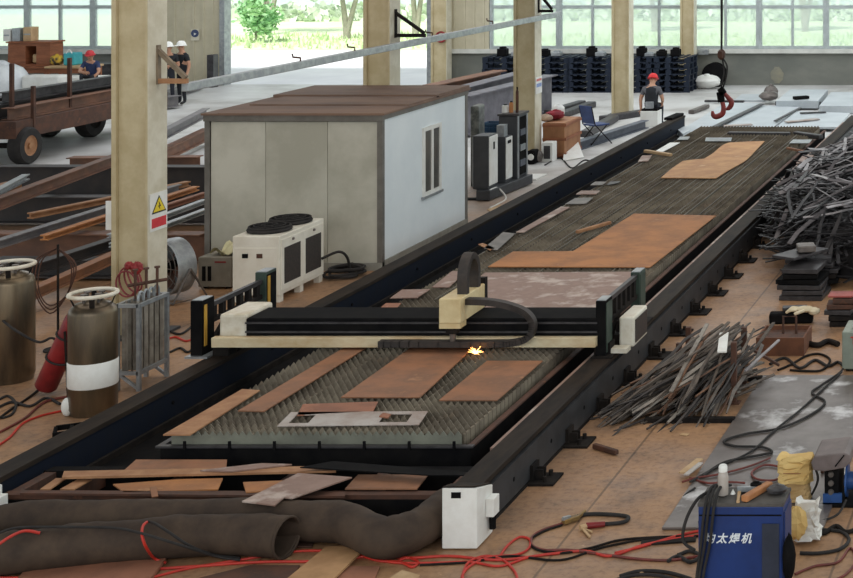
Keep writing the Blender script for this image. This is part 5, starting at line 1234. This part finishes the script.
def wt(px, py, z=0): return P(px, py, WZ + z)
stick('wood_block', 'long tan wood block lying on the blue welder', wt(744,499,.03), wt(770,484,.03), .06, .05, M('orange_wood', (186,128,82), (162,106,66), 4), 'block')
stick('wood_strip', 'pale wooden strip lying crosswise on the welder top', wt(738,502,.012), wt(740,488,.012), .025, .02, mt['wood_pale'], 'strip')
m = MB().box(wt(740,489).x, wt(760,489).x, y0+.2, y0+.22, zz, zz+.05).box(wt(740,489).x, wt(760,489).x, y0+.2, y0+.34, zz, zz+.012); tag(m.build('metal_tray', mt['galv']), 'small grey metal tray on the blue welder behind the wood block', 'tray')
c = wt(756, 491, .0); c.z = zz + .014
tag(MB().lathe(c, [(.035, 0), (.045, .02), (.045, .045), (.03, .055), (.02, .04)], 18).build('tape_roll', mt['black'], smooth=True), 'black tape roll on the welder top beside the wood block', 'tape')
stick('welding_rod_stub', 'short dark rod standing upright at the welder top corner', wt(782,494,.0), wt(782,494,.0) + V(0,0,.13), .018, .018, mt['rust_dark'], 'rod')
bag('rag', 'dark brown rag heap on the welder top at the corner', 777, 490, y0+.2, .16, .14, .07, mt['steel_dark'], 24, z=zz)
c = wt(733, 494, 0); tag(MB().lathe(V(c.x, c.y, zz), [(.022, 0), (.0, .04)], 8).build('white_cone', mt['white']), 'tiny white cone on the welder top beside the bottle', 'cone')
for k, (dx, lb) in enumerate(((.03, 'outermost black cable draped over the welder front'), (.06, 'middle black cable draped over the welder front'), (.1, 'innermost black cable draped over the welder front'))):
    m = MB().tube(curve([V(x0+dx+.09, y0+.3, zz+.03), V(x0+dx+.05, y0+.12, zz+.08), V(x0+dx+.03, y0-.02, WZ-.02), V(x0+dx, y0-.03, .5), V(x0+dx-.03-.01*k, y0-.04, .25), V(x0+dx-.05, y0-.12, .02)], 7), .012, 8)
    tag(m.build('welder_cable', mt['rubber'], smooth=True), lb, 'cable', 'cables on the welder')
m = MB().tube(curve([V(x0+.08, y0+.2, zz+.03), V(x0-.02, y0+.1, WZ+.0), V(x0-.1, y0+.04, .66), V(x0-.12, y0+.02, .5), V(x0-.02, y0-.02, .44)], 7), .013, 8); tag(m.build('welder_cable', mt['rubber'], smooth=True), 'black cable bulging out beside the welder case towards the floor cables', 'cable', 'cables on the welder')
bag('cable_clutter', 'dark tangle of connectors at the welder corner near the plastic bag', 789, 560, y0-.02, .1, .14, .35, mt['black'], 27, 'connector', z=.2)

# paper bag + plastic bag beside welder
mt['kraft'] = M('yellow_kraft_paper', (222,190,126), (204,168,104), 3, .75)
c = P(795, 505, 0); t = thing('paper_bag', 'crumpled yellow paper bag standing behind the blue welder', 'bag', c)
rg = random.Random(9)
def crumple(m, amt):
    m.v = [v + V(rg.uniform(-amt, amt), rg.uniform(-amt, amt), rg.uniform(-amt, amt)*.6) for v in m.v]; return m
def bagbody(c, w, d, h, mat, name, parent, lean=0, z0=0, n=18, am=.012, flare=0):
    m = MB(); rows = 9; vs = []
    for i in range(rows+1):
        f = i/rows
        for k in range(n):
            a = 2*PI*k/n; sx = math.copysign(abs(math.cos(a))**.6, math.cos(a)); sy = math.copysign(abs(math.sin(a))**.6, math.sin(a)); s_ = 1 - .08*math.sin(f*PI) + flare*f
            vs.append(V(c.x + sx*w/2*s_ + lean*f, c.y + sy*d/2*s_*(1-.3*f), z0 + h*f + (.02*math.sin(3*a) if i == rows else 0)))
    fs = [tuple(range(n))[::-1]] + [(i*n+k, i*n+(k+1) % n, (i+1)*n+(k+1) % n, (i+1)*n+k) for i in range(rows) for k in range(n)]
    fs.append(tuple(range(rows*n, rows*n+n)))
    m._add(vs, fs); crumple(m, am); m.v = [V(v.x, v.y, max(v.z, .035 if z0 < .04 else z0-.03)) for v in m.v]
    return m.build(name, mat, parent)
bagbody(c + V(0, .08, 0), .27, .22, .19, M('brown_kraft_paper', (192,160,112), (170,138,92), 3, .75), 'lower_fold', t, z0=.036)
bagbody(c + V(-.01, .08, 0), .31, .24, .22, mt['kraft'], 'body', t, lean=.0, z0=.2, am=.016, flare=.1)
MB().box(c.x-.1, c.x+.06, c.y-.05, c.y-.045, .3, .305).build('print_line', mt['wood'], t)
c = P(800, 545, 0); t = thing('plastic_bag', 'white clear plastic bag with yellow contents beside the blue welder', 'bag', c)
rg = random.Random(12)
bagbody(c + V(.05, .1, 0), .24, .24, .3, M('milky_plastic', (226,222,214), (206,202,196), 5, .3), 'bag', t, z0=.036, am=.02, flare=-.2)
MB().blob(V(c.x-.03, c.y+.0, .19), .09, .09, .14, noise=.12, seed=3).build('contents', mt['kraft'], t)

# wire feeder
c = P(838, 508, 0); x0, x1, y0, y1 = c.x-.13, c.x+.15, c.y, c.y+.45
t = thing('wire_feeder', 'blue and black wire feeder with a spool under a grey hood', 'wire feeder', (c.x, c.y, 0))
mt['feedblue'] = M('feeder_blue', (48,88,150), (40,72,124), 4, .45)
MB().box(x0-.02, x1+.02, y0, y1, 0, .03).build('base', mt['black'], t, bevel=.005)
MB().box(x0, x0+.13, y0+.04, y1-.04, .03, .34).build('panel', mt['black'], t, bevel=.01)
for z in (.13, .21, .29): MB().lathe((x0+.06, y0+.04, z), [(.028, 0), (.022, .02), (0, .021)], 12, (0,-1,0)).build('knob', mt['steel'], t)
MB().lathe((x1-.12, y0+.2, .18), [(.05, 0), (.05, .02), (.145, .02), (.145, .035), (.08, .035), (.08, .12), (.145, .12), (.145, .135), (.04, .135)], 28, (1,0,0)).build('wire_spool', mt['feedblue'], t, smooth=True)
MB().box(x0-.01, x1-.12, y0+.02, y0+.05, .04, .12).build('blue_plinth', mt['feedblue'], t)
m = MB(); h = .37; vs = []
prof = [(-.2, h-.02), (-.22, h+.05), (-.19, h+.11), (.08, h+.14), (.13, h+.12), (.14, h+.05), (.08, h), (-.1, h-.03)]
for y in (y0-.03, y1-.02): vs += [V(c.x - .02 + a, y, b) for a, b in prof]
n = len(prof); m._add(vs, [tuple(range(n)), tuple(range(n, 2*n))[::-1]] + [(i, n+i, n+(i+1) % n, (i+1) % n) for i in range(n)])
m.build('hood', M('grey_brown_hood', (118,106,104), (96,86,84), 4, .55), t, bevel=.01)
MB().bar((c.x-.02, y0-.032, h+.02), (c.x+.06, y0-.032, h+.12), .03, .01).build('hood_slot', mt['black'], t)
MB().box(x0+.02, x0+.06, y0+.1, y1-.1, .34, h).build('hood_post', mt['black'], t)
stick('rust_bar', 'thin rusty bar leaning behind the wire feeder hood', P(822,472,.05), P(840,440,.05), .03, .03, mt['rust_dark'], 'bar')
cable('floor_cable', 'black cable dropping beside the paper bag to the floor', [(812,462,.4),(818,478,.25),(812,494,.05),(803,503,.04),(790,512,.02)], 0.0109, mt['rubber'])
cable('floor_cable', 'black cable curving in front of the wire feeder', [(846,500,.1),(838,514,.04),(822,521,.02),(806,523,.02)], 0.0109, mt['rubber'])
cable('floor_cable', 'thick dark cable loop on the floor beyond the plastic bag', [(800,553),(820,553),(840,549),(849,540),(842,532),(828,530),(815,530)], 0.0156, mt['rubber'])
cable('floor_cable', 'knotted dark cable at the picture edge by the feeder', [(814,531),(824,533),(836,526),(846,532),(860,528)], 0.0203, mt['dark'])
cable('floor_cable', 'thin dark cable loop low at the picture corner', [(795,574),(815,566),(838,562),(850,548),(856,560),(846,574),(830,582)], 0.0109, mt['hose_dred'])

# ---------------------------------------------------------------- electrode holder and floor cables
def c3_(pts, r=.016): return curve([P(x, y, r) for x, y in pts], 7)
t = thing('electrode_holder', 'red handled electrode holder on the floor with its black lead', 'electrode holder', P(590, 525, 0))
MB().tube(c3_([(605,524),(618,523),(626,521),(628,517),(618,515),(600,514),(585,514.5),(575,517)]), .018, 8).build('lead', mt['rubber'], t, smooth=True)
MB().tube([P(586,526,.025), P(605,524,.025)], [.03, .024], 10).build('handle', mt['red'], t, smooth=True)
MB().tube([P(580,528,.025), P(587,526,.025)], .026, 8).bar(P(581,528,.02), P(592,532,.015), .015, .015).bar(P(583,529,.02), P(590,537,.012), .02, .012).build('jaw', mt['wood_pale'], t)
t = thing('earth_clamp', 'brass coloured earth clamp on the floor by the red electrode holder', 'clamp', P(572, 520, 0))
MB().bar(P(563,522,.03), P(578,517,.03), .06, .04).bar(P(577,518,.03), P(585,511,.03), .025, .03).build('body', M('dull_brass', (156,124,70), (116,96,66), 6, .45, .4), t, bevel=.006)
MB().bar(P(563,519,.06), P(570,517,.05), .03, .03).build('jaw', mt['galv'], t)
cable('welding_cable', 'dark twin cable from the earth clamp looping to the blue welder', [(564,523),(545,529),(533,536),(532,545),(545,550),(570,550),(600,554),(640,559),(670,560),(700,556)], 0.0117, mt['hose_dred'])
cable('welding_cable', 'second dark cable beside the twin loop to the welder', [(562,525),(542,532),(531,540),(536,549),(560,553),(590,548),(620,540),(660,537),(698,536)], 0.0109, mt['dark'])
cable('welding_cable', 'long dark cable crossing below the red cables to the picture edge', [(420,565),(470,562),(510,556),(560,560),(600,548),(640,540),(670,538)], 0.0101, mt['dark'])
cable('red_cable', 'main red cable running along the floor from duct to welder', [(-5,578),(60,577),(130,571),(200,566),(260,562),(330,561),(370,556),(410,558),(450,556),(500,560),(550,554),(585,551),(610,556),(640,546),(668,540),(700,535)], 0.0117, mt['hose_red'])
cable('red_cable', 'second red cable along the floor just in front of the duct', [(150,578),(190,568),(240,560),(300,551),(350,553),(390,562),(430,563),(470,562),(500,566),(530,557),(560,553)], 0.0109, mt['hose_red'])
cable('red_cable', 'red cable making a tall loop on the floor past the white end box', [(500,556),(508,545),(520,537),(530,540),(528,549),(515,555),(490,557),(470,566),(462,577),(470,582)], 0.0109, mt['hose_red'])
cable('red_cable', 'red cable arching in a wide ring at the bottom picture edge', [(462,578),(468,563),(485,556),(503,560),(515,572),(518,582)], 0.0109, mt['hose_red'])
cable('red_cable', 'red cable bundle knot on the floor close to the wooden sheet', [(362,556),(380,561),(400,562),(412,567),(418,562),(408,558),(396,562)], 0.0109, mt['hose_red'])
cable('red_cable', 'red cable leaving the welder beside the black cable', [(698,531),(680,535),(660,541),(640,547),(615,553)], 0.0117, mt['hose_red'])
cable('floor_cable', 'black cable rings at the bottom picture edge by the welder', [(620,576),(640,571),(665,572),(688,578),(700,584)], 0.0156, mt['rubber'])
cable('floor_cable', 'second black ring cable at the bottom picture edge', [(612,581),(636,575),(662,576),(684,583)], 0.0140, mt['rubber'])
cable('floor_cable', 'thin pale brown cable at the bottom edge by the welder', [(640,573),(655,570),(675,573),(690,582)], 0.0078, mt['wood_pale'])
cable('floor_cable', 'dark cable knot beside the welder foot', [(668,561),(678,556),(690,562),(700,556),(690,551),(678,555)], 0.0156, mt['rubber'])
stick('flat_strip', 'thin dark flat strip lying under the red cable near the welder', P(641,543,.01), P(696,539,.01), .1, .012, mt['dark'], 'strip')
stick('rusty_pipe', 'short rusty pipe with a hooked end lying on the floor', P(594,445.5,.03), P(617,452.5,.03), .05, .05, mt['rust_dark'], 'pipe')
stick('paper_scrap', 'tiny pale paper scrap on the brown floor before the rod heap', P(681,434,.006), P(688,435,.006), .06, .006, mt['wood_pale'], 'paper')

# ---------------------------------------------------------------- big flexible duct
mt['duct'] = M('dark_brown_duct', (80,66,55), (58,48,42), 2.5, .75, spec=.2)
t = thing('flexible_duct', 'thick dark flexible duct bending back on itself at the machine end', 'duct', P(150, 550, 0))
r0 = .168
path = [P(286,537.5,.175), P(245,534.5,.175), P(190,536,.175), P(140,540,.175), P(90,544,.175), P(45,549,.175), P(10,553,.175), P(-22,552,.175), P(-30,540,.175), P(-5,527,.19), P(35,521,.2), P(90,520,.2), P(150,520,.2), P(210,519,.2), P(262,519,.2), P(310,521,.2), P(345,523,.2), P(383,538,.175), P(413,531,.175), P(436,517,.175), P(455,502,.175)]
cp = curve(path, 9); m = MB(); rr = [r0*(1 + .015*math.sin(i*1.3) + .03*math.sin(i*.37)) for i in range(len(cp))]
for i in range(len(cp)):
    cp[i].z = max(cp[i].z, rr[i]*1.0 + .005)
    f = i/len(cp)
m.tube(cp, rr, 22); 
# open the first end
ncap = None
m.f = [f for f in m.f if not (len(f) == 22 and min(f) == 0)]; m.m = [0]*len(m.f)
o = m.build('hose', mt['duct'], t, smooth=True); so = o.modifiers.new('wall', 'SOLIDIFY'); so.thickness = .012; so.offset = -1
e0 = cp[0]; d0 = (cp[0] - cp[2]).normalized()
MB().ring(e0 + d0*.005, r0*.99, .012, 28, axis=tuple(d0)).build('end_ring', mt['duct'], t, smooth=True)
cable('duct_wire', 'short red cable bent over the duct bend at the picture edge', [(-6,548,.36),(8,538,.38),(24,531,.38),(40,533,.34)], .012, mt['hose_red'])
cable('duct_wire', 'red cable strap hanging over the front of the duct', [(147,522,.36),(143,526,.365),(142,535,.34),(146,547,.24),(154,558,.07),(166,563,.02)], .011, mt['hose_red'])
cable('duct_wire', 'thin black cable lying along the duct from the bend', [(-4,534,.38),(15,528,.38),(40,527,.37),(80,527,.36),(115,528,.36),(140,533,.355),(180,545,.26),(215,556,.07),(240,560,.02)], .011, mt['rubber'])
cable('duct_wire', 'second thin black cable crossing the duct towards the floor', [(147,521,.36),(156,524,.36),(170,533,.34),(190,546,.22),(215,555,.05),(240,558,.02)], .011, mt['rubber'])

# ---------------------------------------------------------------- frame between the rail ends and its scrap
t = thing('end_frame', 'dark steel frame bridging the rails in front of the cutting bed', 'frame', (-7.4, 14.3, 0))
fx0, fx1 = -9.35, -5.42
MB().box(fx0, fx1, 13.98, 14.1, .0, .26).build('front_beam', mt['black'], t); MB().box(fx0, fx1, 14.0, 14.1, .26, .3).build('top_strip', mt['rust_dark'], t)
MB().box(fx0, fx1, 14.6, 14.72, 0, .3).build('rear_beam', mt['black'], t)
for x in (fx0, -8.9, -8.1, -7.1, -6.3, fx1-.1): MB().box(x, x+.1, 14.1, 14.6, .16, .29).build('cross_bar', mt['rust_dark'], t)
MB().box(fx0, fx1, 14.72, 14.96, .0, .12).build('rear_tray', mt['black'], t)
GF = 'scrap pieces on the end frame'
def fp(label, pts, mm, z, th=.012): plate('scrap_plate', label, 'scrap', pts, mt[mm], z=z, th=th, group=GF)
fp('broad brown scrap plate lying at the back of the end frame', [(122,472),(136,459.5),(227,459.5),(226,472)], 'rust', .34)
fp('long thin brown strip lying along the end frame', [(62,477),(64,471),(334,465.5),(336,470.5)], 'rust_tan', .36, .02)
fp('orange brown scrap plate with ragged end on the end frame', [(113,484),(124,492),(218,489),(223,478),(180,479)], 'rust_orange', .325)
fp('second orange brown scrap beside the duct top', [(243,482),(292,480),(297,489),(246,492)], 'rust_orange', .335)
fp('grey notched scrap sheet overhanging towards the duct', [(242,501),(275,505),(284,497),(292,498),(352,477),(298,473)], 'rust_pink', .39)
fp('wide brown scrap plate at the rail end side of the end frame', [(345,488.5),(417,488.5),(428,474.5),(358,474.5)], 'rust', .325)
fp('dark thin sheet lying at the back of the end frame', [(300,467),(333,461),(472,472),(470,475),(430,475)], 'black', .40, .01)
fp('brown scrap lath behind the long thin strip', [(40,489),(56,478),(66,478),(50,489)], 'rust_tan', .315)
fp('second brown scrap lath beside the first one', [(60,489),(78,479),(92,479),(74,489)], 'rust_tan', .315)
fp('grey short scrap plate beside the dark thin sheet', [(200,470),(262,463),(292,464),(232,471)], 'rust_pink', .375)
fp('narrow pale bar along the front of the end frame', [(20,493),(20,490),(345,492),(345,496)], 'rust_dark', .325, .02)
stick('bent_strip', 'bent brown metal strip hanging at the duct top', P(153,487,.36), P(155,497,.32), .05, .012, mt['rust'], 'strip')
# floor sheets at the very front
plate('floor_sheet', 'brown flat sheet on the floor at the bottom picture edge below the duct', 'sheet', [(14,582),(36,557.5),(166,557.5),(148,582)], mt['rust_red'], z=.045, th=.03)
plate('floor_sheet', 'light brown board on the floor beside the duct mouth', 'board', [(285,580),(326,546.5),(368,544.5),(332,580)], M('light_brown_board', (188,146,104), (164,124,86), 3, .7), z=.05, th=.02)
plate('floor_sheet', 'dull red brown sheet lying under the light brown board', 'sheet', [(190,580),(250,565),(300,565),(290,580)], mt['rust_dark'], z=.02, th=.014)
plate('floor_sheet', 'small dull brown sheet beside the light brown board', 'sheet', [(334,580),(345,566),(380,566),(374,580)], mt['rust_red'], z=.02, th=.014)
plate('floor_sheet', 'pale corner of a sheet at the bottom picture edge', 'sheet', [(386,580),(402,570),(420,575),(416,580)], mt['wood_pale'], z=.03, th=.012)
plate('floor_sheet', 'brown grey flap under the duct mouth', 'sheet', [(286,546),(296,536),(316,536),(312,546)], mt['rust_dark'], z=.02, th=.015)

# ---------------------------------------------------------------- people
def person(label, loc, yaw, J, cols, hat, scale=1.0, hair=None):
    """J: joints in local space (facing -Y)."""
    t = thing('person', label, 'person', loc); t.rotation_euler = (0, 0, 0)
    names = [n for n in J if n != 'face']; idx = {n: i for i, n in enumerate(names)}
    E = [('pelvis','belly'),('belly','chest'),('chest','neck'),('neck','head'),('head','crown')]
    for s in 'LR':
        E += [('chest','sho'+s),('sho'+s,'elb'+s),('elb'+s,'wri'+s),('wri'+s,'palm'+s),('pelvis','hip'+s),('hip'+s,'kne'+s),('kne'+s,'ank'+s),('ank'+s,'toe'+s)]
    rad = dict(pelvis=.135, belly=.125, chest=.15, neck=.055, head=.085, crown=.08, sho=.075, elb=.047, wri=.033, palm=.036, hip=.095, kne=.06, ank=.045, toe=.04)
    me = bpy.data.meshes.new('body'); o = bpy.data.objects.new('body', me); COL.objects.link(o)
    vs = [Vector(J[n]) for n in names]; es = [(idx[a], idx[b]) for a, b in E]; rl = [rad[n] if n in rad else rad[n[:-1]] for n in names]
    regs = ['skin' if n in ('neck','head','crown') or n[:-1] in ('wri','palm') or (n[:-1] == 'elb' and cols.get('short')) else ('leg' if n[:-1] in ('hip','kne','ank') or n == 'pelvis' else ('shoe' if n[:-1] == 'toe' else 'shirt')) for n in names]
    bones = [(vs[a], vs[b], regs[a], regs[b]) for a, b in es]
    for s in 'LR':
        p, w = Vector(J['palm'+s]), Vector(J['wri'+s]); d = (p - w).normalized(); sd = d.cross(V(0,1,.2)).normalized()
        for k in range(5):
            off = (k-1.5)*.022 if k < 4 else -.035*(1 if s == 'L' else -1); L_ = (.07,.082,.078,.06,.055)[k]
            b0 = len(vs); 
            dirv = (d + sd*off*3).normalized() if k < 4 else (d*.6 + sd*(-1 if s == 'L' else 1)*.8).normalized()
            q = p + sd*off if k < 4 else w + (p-w)*.5 + sd*off
            bend = V(0, -.25, -.1)
            for i, f in enumerate((0.2, .6, 1)):
                vs.append(q + dirv*L_*f + bend*(.03*f*f)); rl.append(.0095); regs.append('skin')
            es += [(idx['palm'+s], b0), (b0, b0+1), (b0+1, b0+2)]
            bones += [(vs[b0], vs[b0+2], 'skin', 'skin')]
    me.from_pydata(vs, es, [])
    sk = o.modifiers.new('skin', 'SKIN'); sk.use_smooth_shade = True
    for i, r_ in enumerate(rl): me.skin_vertices[0].data[i].radius = (r_, r_*(.78 if i < len(names) and names[i] in ('chest','belly','pelvis') else 1))
    me.skin_vertices[0].data[idx['pelvis']].use_root = True
    su = o.modifiers.new('sub', 'SUBSURF'); su.levels = su.render_levels = 1
    bpy.context.view_layer.update()
    nm = bpy.data.meshes.new_from_object(o.evaluated_get(bpy.context.evaluated_depsgraph_get())); bpy.data.objects.remove(o)
    # face details: nose, ears, eyes, mouth merged into the same mesh
    hd = Vector(J['head']); cr = Vector(J['crown']); up = (cr - hd).normalized(); fw = J.get('face', V(0,-1,0)); fw = Vector(fw); fw = (fw - up*fw.dot(up)).normalized(); sdv = fw.cross(up)
    bm = bmesh.new(); bm.from_mesh(nm)
    mats = ['skin','shirt','leg','shoe','dark']; body_faces = len(bm.faces)
    def ball(c, r, sc=(1,1,1), mi=0):
        q = bmesh.ops.create_uvsphere(bm, u_segments=8, v_segments=6, radius=r, matrix=Matrix.Translation(c) @ Matrix.Diagonal((*sc, 1)))
        for v in q['verts']:
            for f in v.link_faces: f.material_index = mi
    bm.faces.ensure_lookup_table()
    for f in bm.faces:
        c = f.calc_center_median(); best = None
        for a, b, ra, rb in bones:
            ab = b - a; tt = max(0, min(1, (c-a).dot(ab)/max(ab.length_squared, 1e-9))); dd = (a + ab*tt - c).length
            if best is None or dd < best[0]: best = (dd, ra if tt < .5 else rb)
        f.material_index = mats.index(best[1])
    m_ = hd*.6 + cr*.4
    ball(m_ + fw*.095 - up*.01, .018, (1,1,1.3)); ball(m_ + sdv*.085, .022, (.6,1,1.3)); ball(m_ - sdv*.085, .022, (.6,1,1.3))
    ball(m_ + fw*.085 + sdv*.03 + up*.02, .009, mi=4); ball(m_ + fw*.085 - sdv*.03 + up*.02, .009, mi=4); ball(m_ + fw*.083 - up*.05, .016, (1.4,.5,.4), mi=4)
    M_ = Matrix.Rotation(yaw, 4, 'Z') @ Matrix.Scale(scale, 4)
    bm.to_mesh(nm); bm.free(); nm.transform(M_)
    for k in mats: nm.materials.append(cols[k])
    for p in nm.polygons: p.use_smooth = True
    nm.name = 'body'; b = bpy.data.objects.new('body', nm); COL.objects.link(b); b.parent = t
    h = MB(); c0 = hd*.25 + cr*.75 + up*.01
    prof = [(.0001, .135), (.06, .125), (.1, .09), (.122, .03), (.125, 0)]
    h.lathe(c0, [(r_, z) for r_, z in prof[::-1]], 20, tuple(up))
    h.lathe(c0, [(.118, -.004), (.145, -.006), (.145, .004), (.118, .008)], 20, tuple(up)); h._add([c0 + fw*.11 + sdv*.09, c0 + fw*.19 + sdv*.05 - up*.01, c0 + fw*.19 - sdv*.05 - up*.01, c0 + fw*.11 - sdv*.09] + [c0 + fw*.11 + sdv*.09 + up*.01, c0 + fw*.19 + sdv*.05, c0 + fw*.19 - sdv*.05, c0 + fw*.11 - sdv*.09 + up*.01], [(3,2,1,0),(4,5,6,7),(0,1,5,4),(1,2,6,5),(2,3,7,6),(3,0,4,7)])
    h.v = [M_ @ v + t.location for v in h.v]
    h.build(hat[0], hat[1], t, smooth=True)
    return t, M_
skin = M('skin', (188,144,118), (176,130,104), 5, .55); shoe = M('dark_shoes', (36,34,34)); eye = M('dark_eyes', (40,28,26))
navy = M('navy_shirt', (50,62,98), (42,52,84), 6, .85); blackc = M('black_work_clothes', (34,36,42), (28,30,34), 6, .85); trous = M('dark_trousers', (42,44,54), (34,36,44), 6, .85); greyc = M('grey_shirt', (96,96,100), (84,84,88), 6, .85)
hat_w = M('white_helmet', (236,236,232)); hat_r = M('red_helmet', (206,40,44)); cap_r = M('red_cap', (186,52,58))
stand = dict(pelvis=(0,0,.95), belly=(0,0,1.1), chest=(0,.01,1.32), neck=(0,0,1.47), head=(0,-.02,1.56), crown=(0,-.02,1.68),
  shoL=(-.18,.01,1.38), elbL=(-.25,.02,1.1), wriL=(-.12,-.22,1.08), palmL=(-.05,-.25,1.1), shoR=(.18,.01,1.38), elbR=(.25,.02,1.1), wriR=(.12,-.22,1.12), palmR=(.05,-.25,1.12),
  hipL=(-.09,0,.9), kneL=(-.1,-.02,.49), ankL=(-.11,.02,.08), toeL=(-.13,-.14,.04), hipR=(.09,0,.9), kneR=(.1,-.02,.49), ankR=(.11,.02,.08), toeR=(.13,-.14,.04))
Yp = 44.6
z0 = 0
person('person in white helmet and dark clothes with folded arms, nearer the cream column', (Q(168.5,60,Yp).x, Yp, 0), R(14), stand, dict(skin=skin, shirt=blackc, leg=trous, shoe=shoe, dark=eye, short=True), ('helmet', hat_w))
st2 = dict(stand); st2.update(wriR=(.3,-.05,.86), palmR=(.31,-.08,.79), elbR=(.27,.04,1.1), wriL=(-.2,-.16,.9), palmL=(-.19,-.22,.85))
person('person in white helmet and black shirt beside the dark pole', (Q(182,60,Yp+.3).x, Yp+.3, 0), R(-28), st2, dict(skin=skin, shirt=blackc, leg=blackc, shoe=shoe, dark=eye, short=True), ('helmet', hat_w))
# seated man on the beams
sit = dict(pelvis=(0,.1,.1), belly=(0,.08,.24), chest=(0,.02,.47), neck=(0,-.02,.6), head=(0,-.06,.69), crown=(0,-.08,.81),
  shoL=(-.18,.02,.53), elbL=(-.27,-.12,.3), wriL=(-.06,-.32,.28), palmL=(.02,-.34,.28), shoR=(.18,.02,.53), elbR=(.26,-.14,.26), wriR=(.08,-.34,.06), palmR=(.04,-.38,.0),
  hipL=(-.09,.06,.08), kneL=(-.14,-.36,.22), ankL=(-.13,-.3,-.2), toeL=(-.14,-.45,-.24), hipR=(.09,.06,.08), kneR=(.15,-.38,.18), ankR=(.14,-.3,-.2), toeR=(.15,-.45,-.24))
Ys = 43.6; q = Q(91, 84, Ys)
person('person in red cap and navy shirt sitting with arms crossed on the knees', (q.x, Ys, q.z+.08), R(12), sit, dict(skin=skin, shirt=navy, leg=blackc, shoe=shoe, dark=eye, short=True), ('cap', cap_r), .92)
sb = MB().box(q.x-.5, q.x+.5, Ys-.1, Ys+.4, 0, q.z+.06); tag(sb.build('timber_block', mt['steel_dark'], bevel=.02), 'dark block under the person in the red cap', 'block')
sb = MB().box(q.x-.4, q.x+.4, Ys-.75, Ys-.15, 0, q.z-.24); tag(sb.build('timber_block', mt['galv'], bevel=.02), 'pale low stack under the feet of the person in the red cap', 'block')
# seated operator seen from behind at the rail end
op = dict(pelvis=(0,0,.1), belly=(0,-.02,.24), chest=(0,-.06,.46), neck=(0,-.1,.59), head=(0,-.15,.66), crown=(0,-.19,.77), face=(0,-1,-.3),
  shoL=(-.19,-.05,.5), elbL=(-.27,-.06,.24), wriL=(-.22,-.26,.14), palmL=(-.19,-.33,.12), shoR=(.19,-.05,.5), elbR=(.27,.0,.24), wriR=(.24,.06,.0), palmR=(.24,.05,-.07),
  hipL=(-.1,-.04,.08), kneL=(-.15,-.44,.06), ankL=(-.15,-.42,-.38), toeL=(-.15,-.56,-.42), hipR=(.1,-.04,.08), kneR=(.15,-.44,.06), ankR=(.15,-.42,-.38), toeR=(.15,-.56,-.42))
Yo = 40.4; q = Q(651, 109, Yo)
t = thing('stool_box', 'white box seat under the worker in the red helmet', 'box', (q.x, Yo, 0))
MB().box(q.x-.22, q.x+.22, Yo-.2, Yo+.22, 0, q.z-.03).build('case', mt['white'], t, bevel=.015); MB().box(q.x-.2, q.x+.2, Yo-.18, Yo+.2, q.z-.03, q.z+.02).build('cushion', mt['black'], t, bevel=.01)
tp, M_ = person('person in red helmet sitting with the back turned at the far rail end', (q.x, Yo+.02, q.z+.0), R(180), op, dict(skin=skin, shirt=greyc, leg=trous, shoe=shoe, dark=eye, short=True), ('helmet', hat_r), 1.0)
m = MB()
for s_ in (1,):
    vs = []; fs = []; rows = [(.17,.16,.12),(.165,.15,.24),(.18,.15,.4),(.17,.13,.52),(.1,.09,.57)]
    ys = [(0,.0),(-.02,0),(-.06,0),(-.07,0),(-.09,0)]
    for (w, d, z), (cy, _) in zip(rows, ys):
        for k in range(16):
            a = 2*PI*k/16; vs.append(V(w*math.cos(a), cy + d*math.sin(a), z))
    for i in range(4):
        for k in range(16): fs.append((i*16+k, i*16+(k+1) % 16, i*16+16+(k+1) % 16, i*16+16+k))
    m._add(vs, fs)
m.v = [M_ @ v + tp.location for v in m.v]; m.build('vest', blackc, tp, smooth=True)
m = MB().box(-.1, .1, .12, .2, .03, .2); m.v = [M_ @ v + tp.location for v in m.v]; m.build('tool_pouch', mt['galv'], tp, bevel=.01)
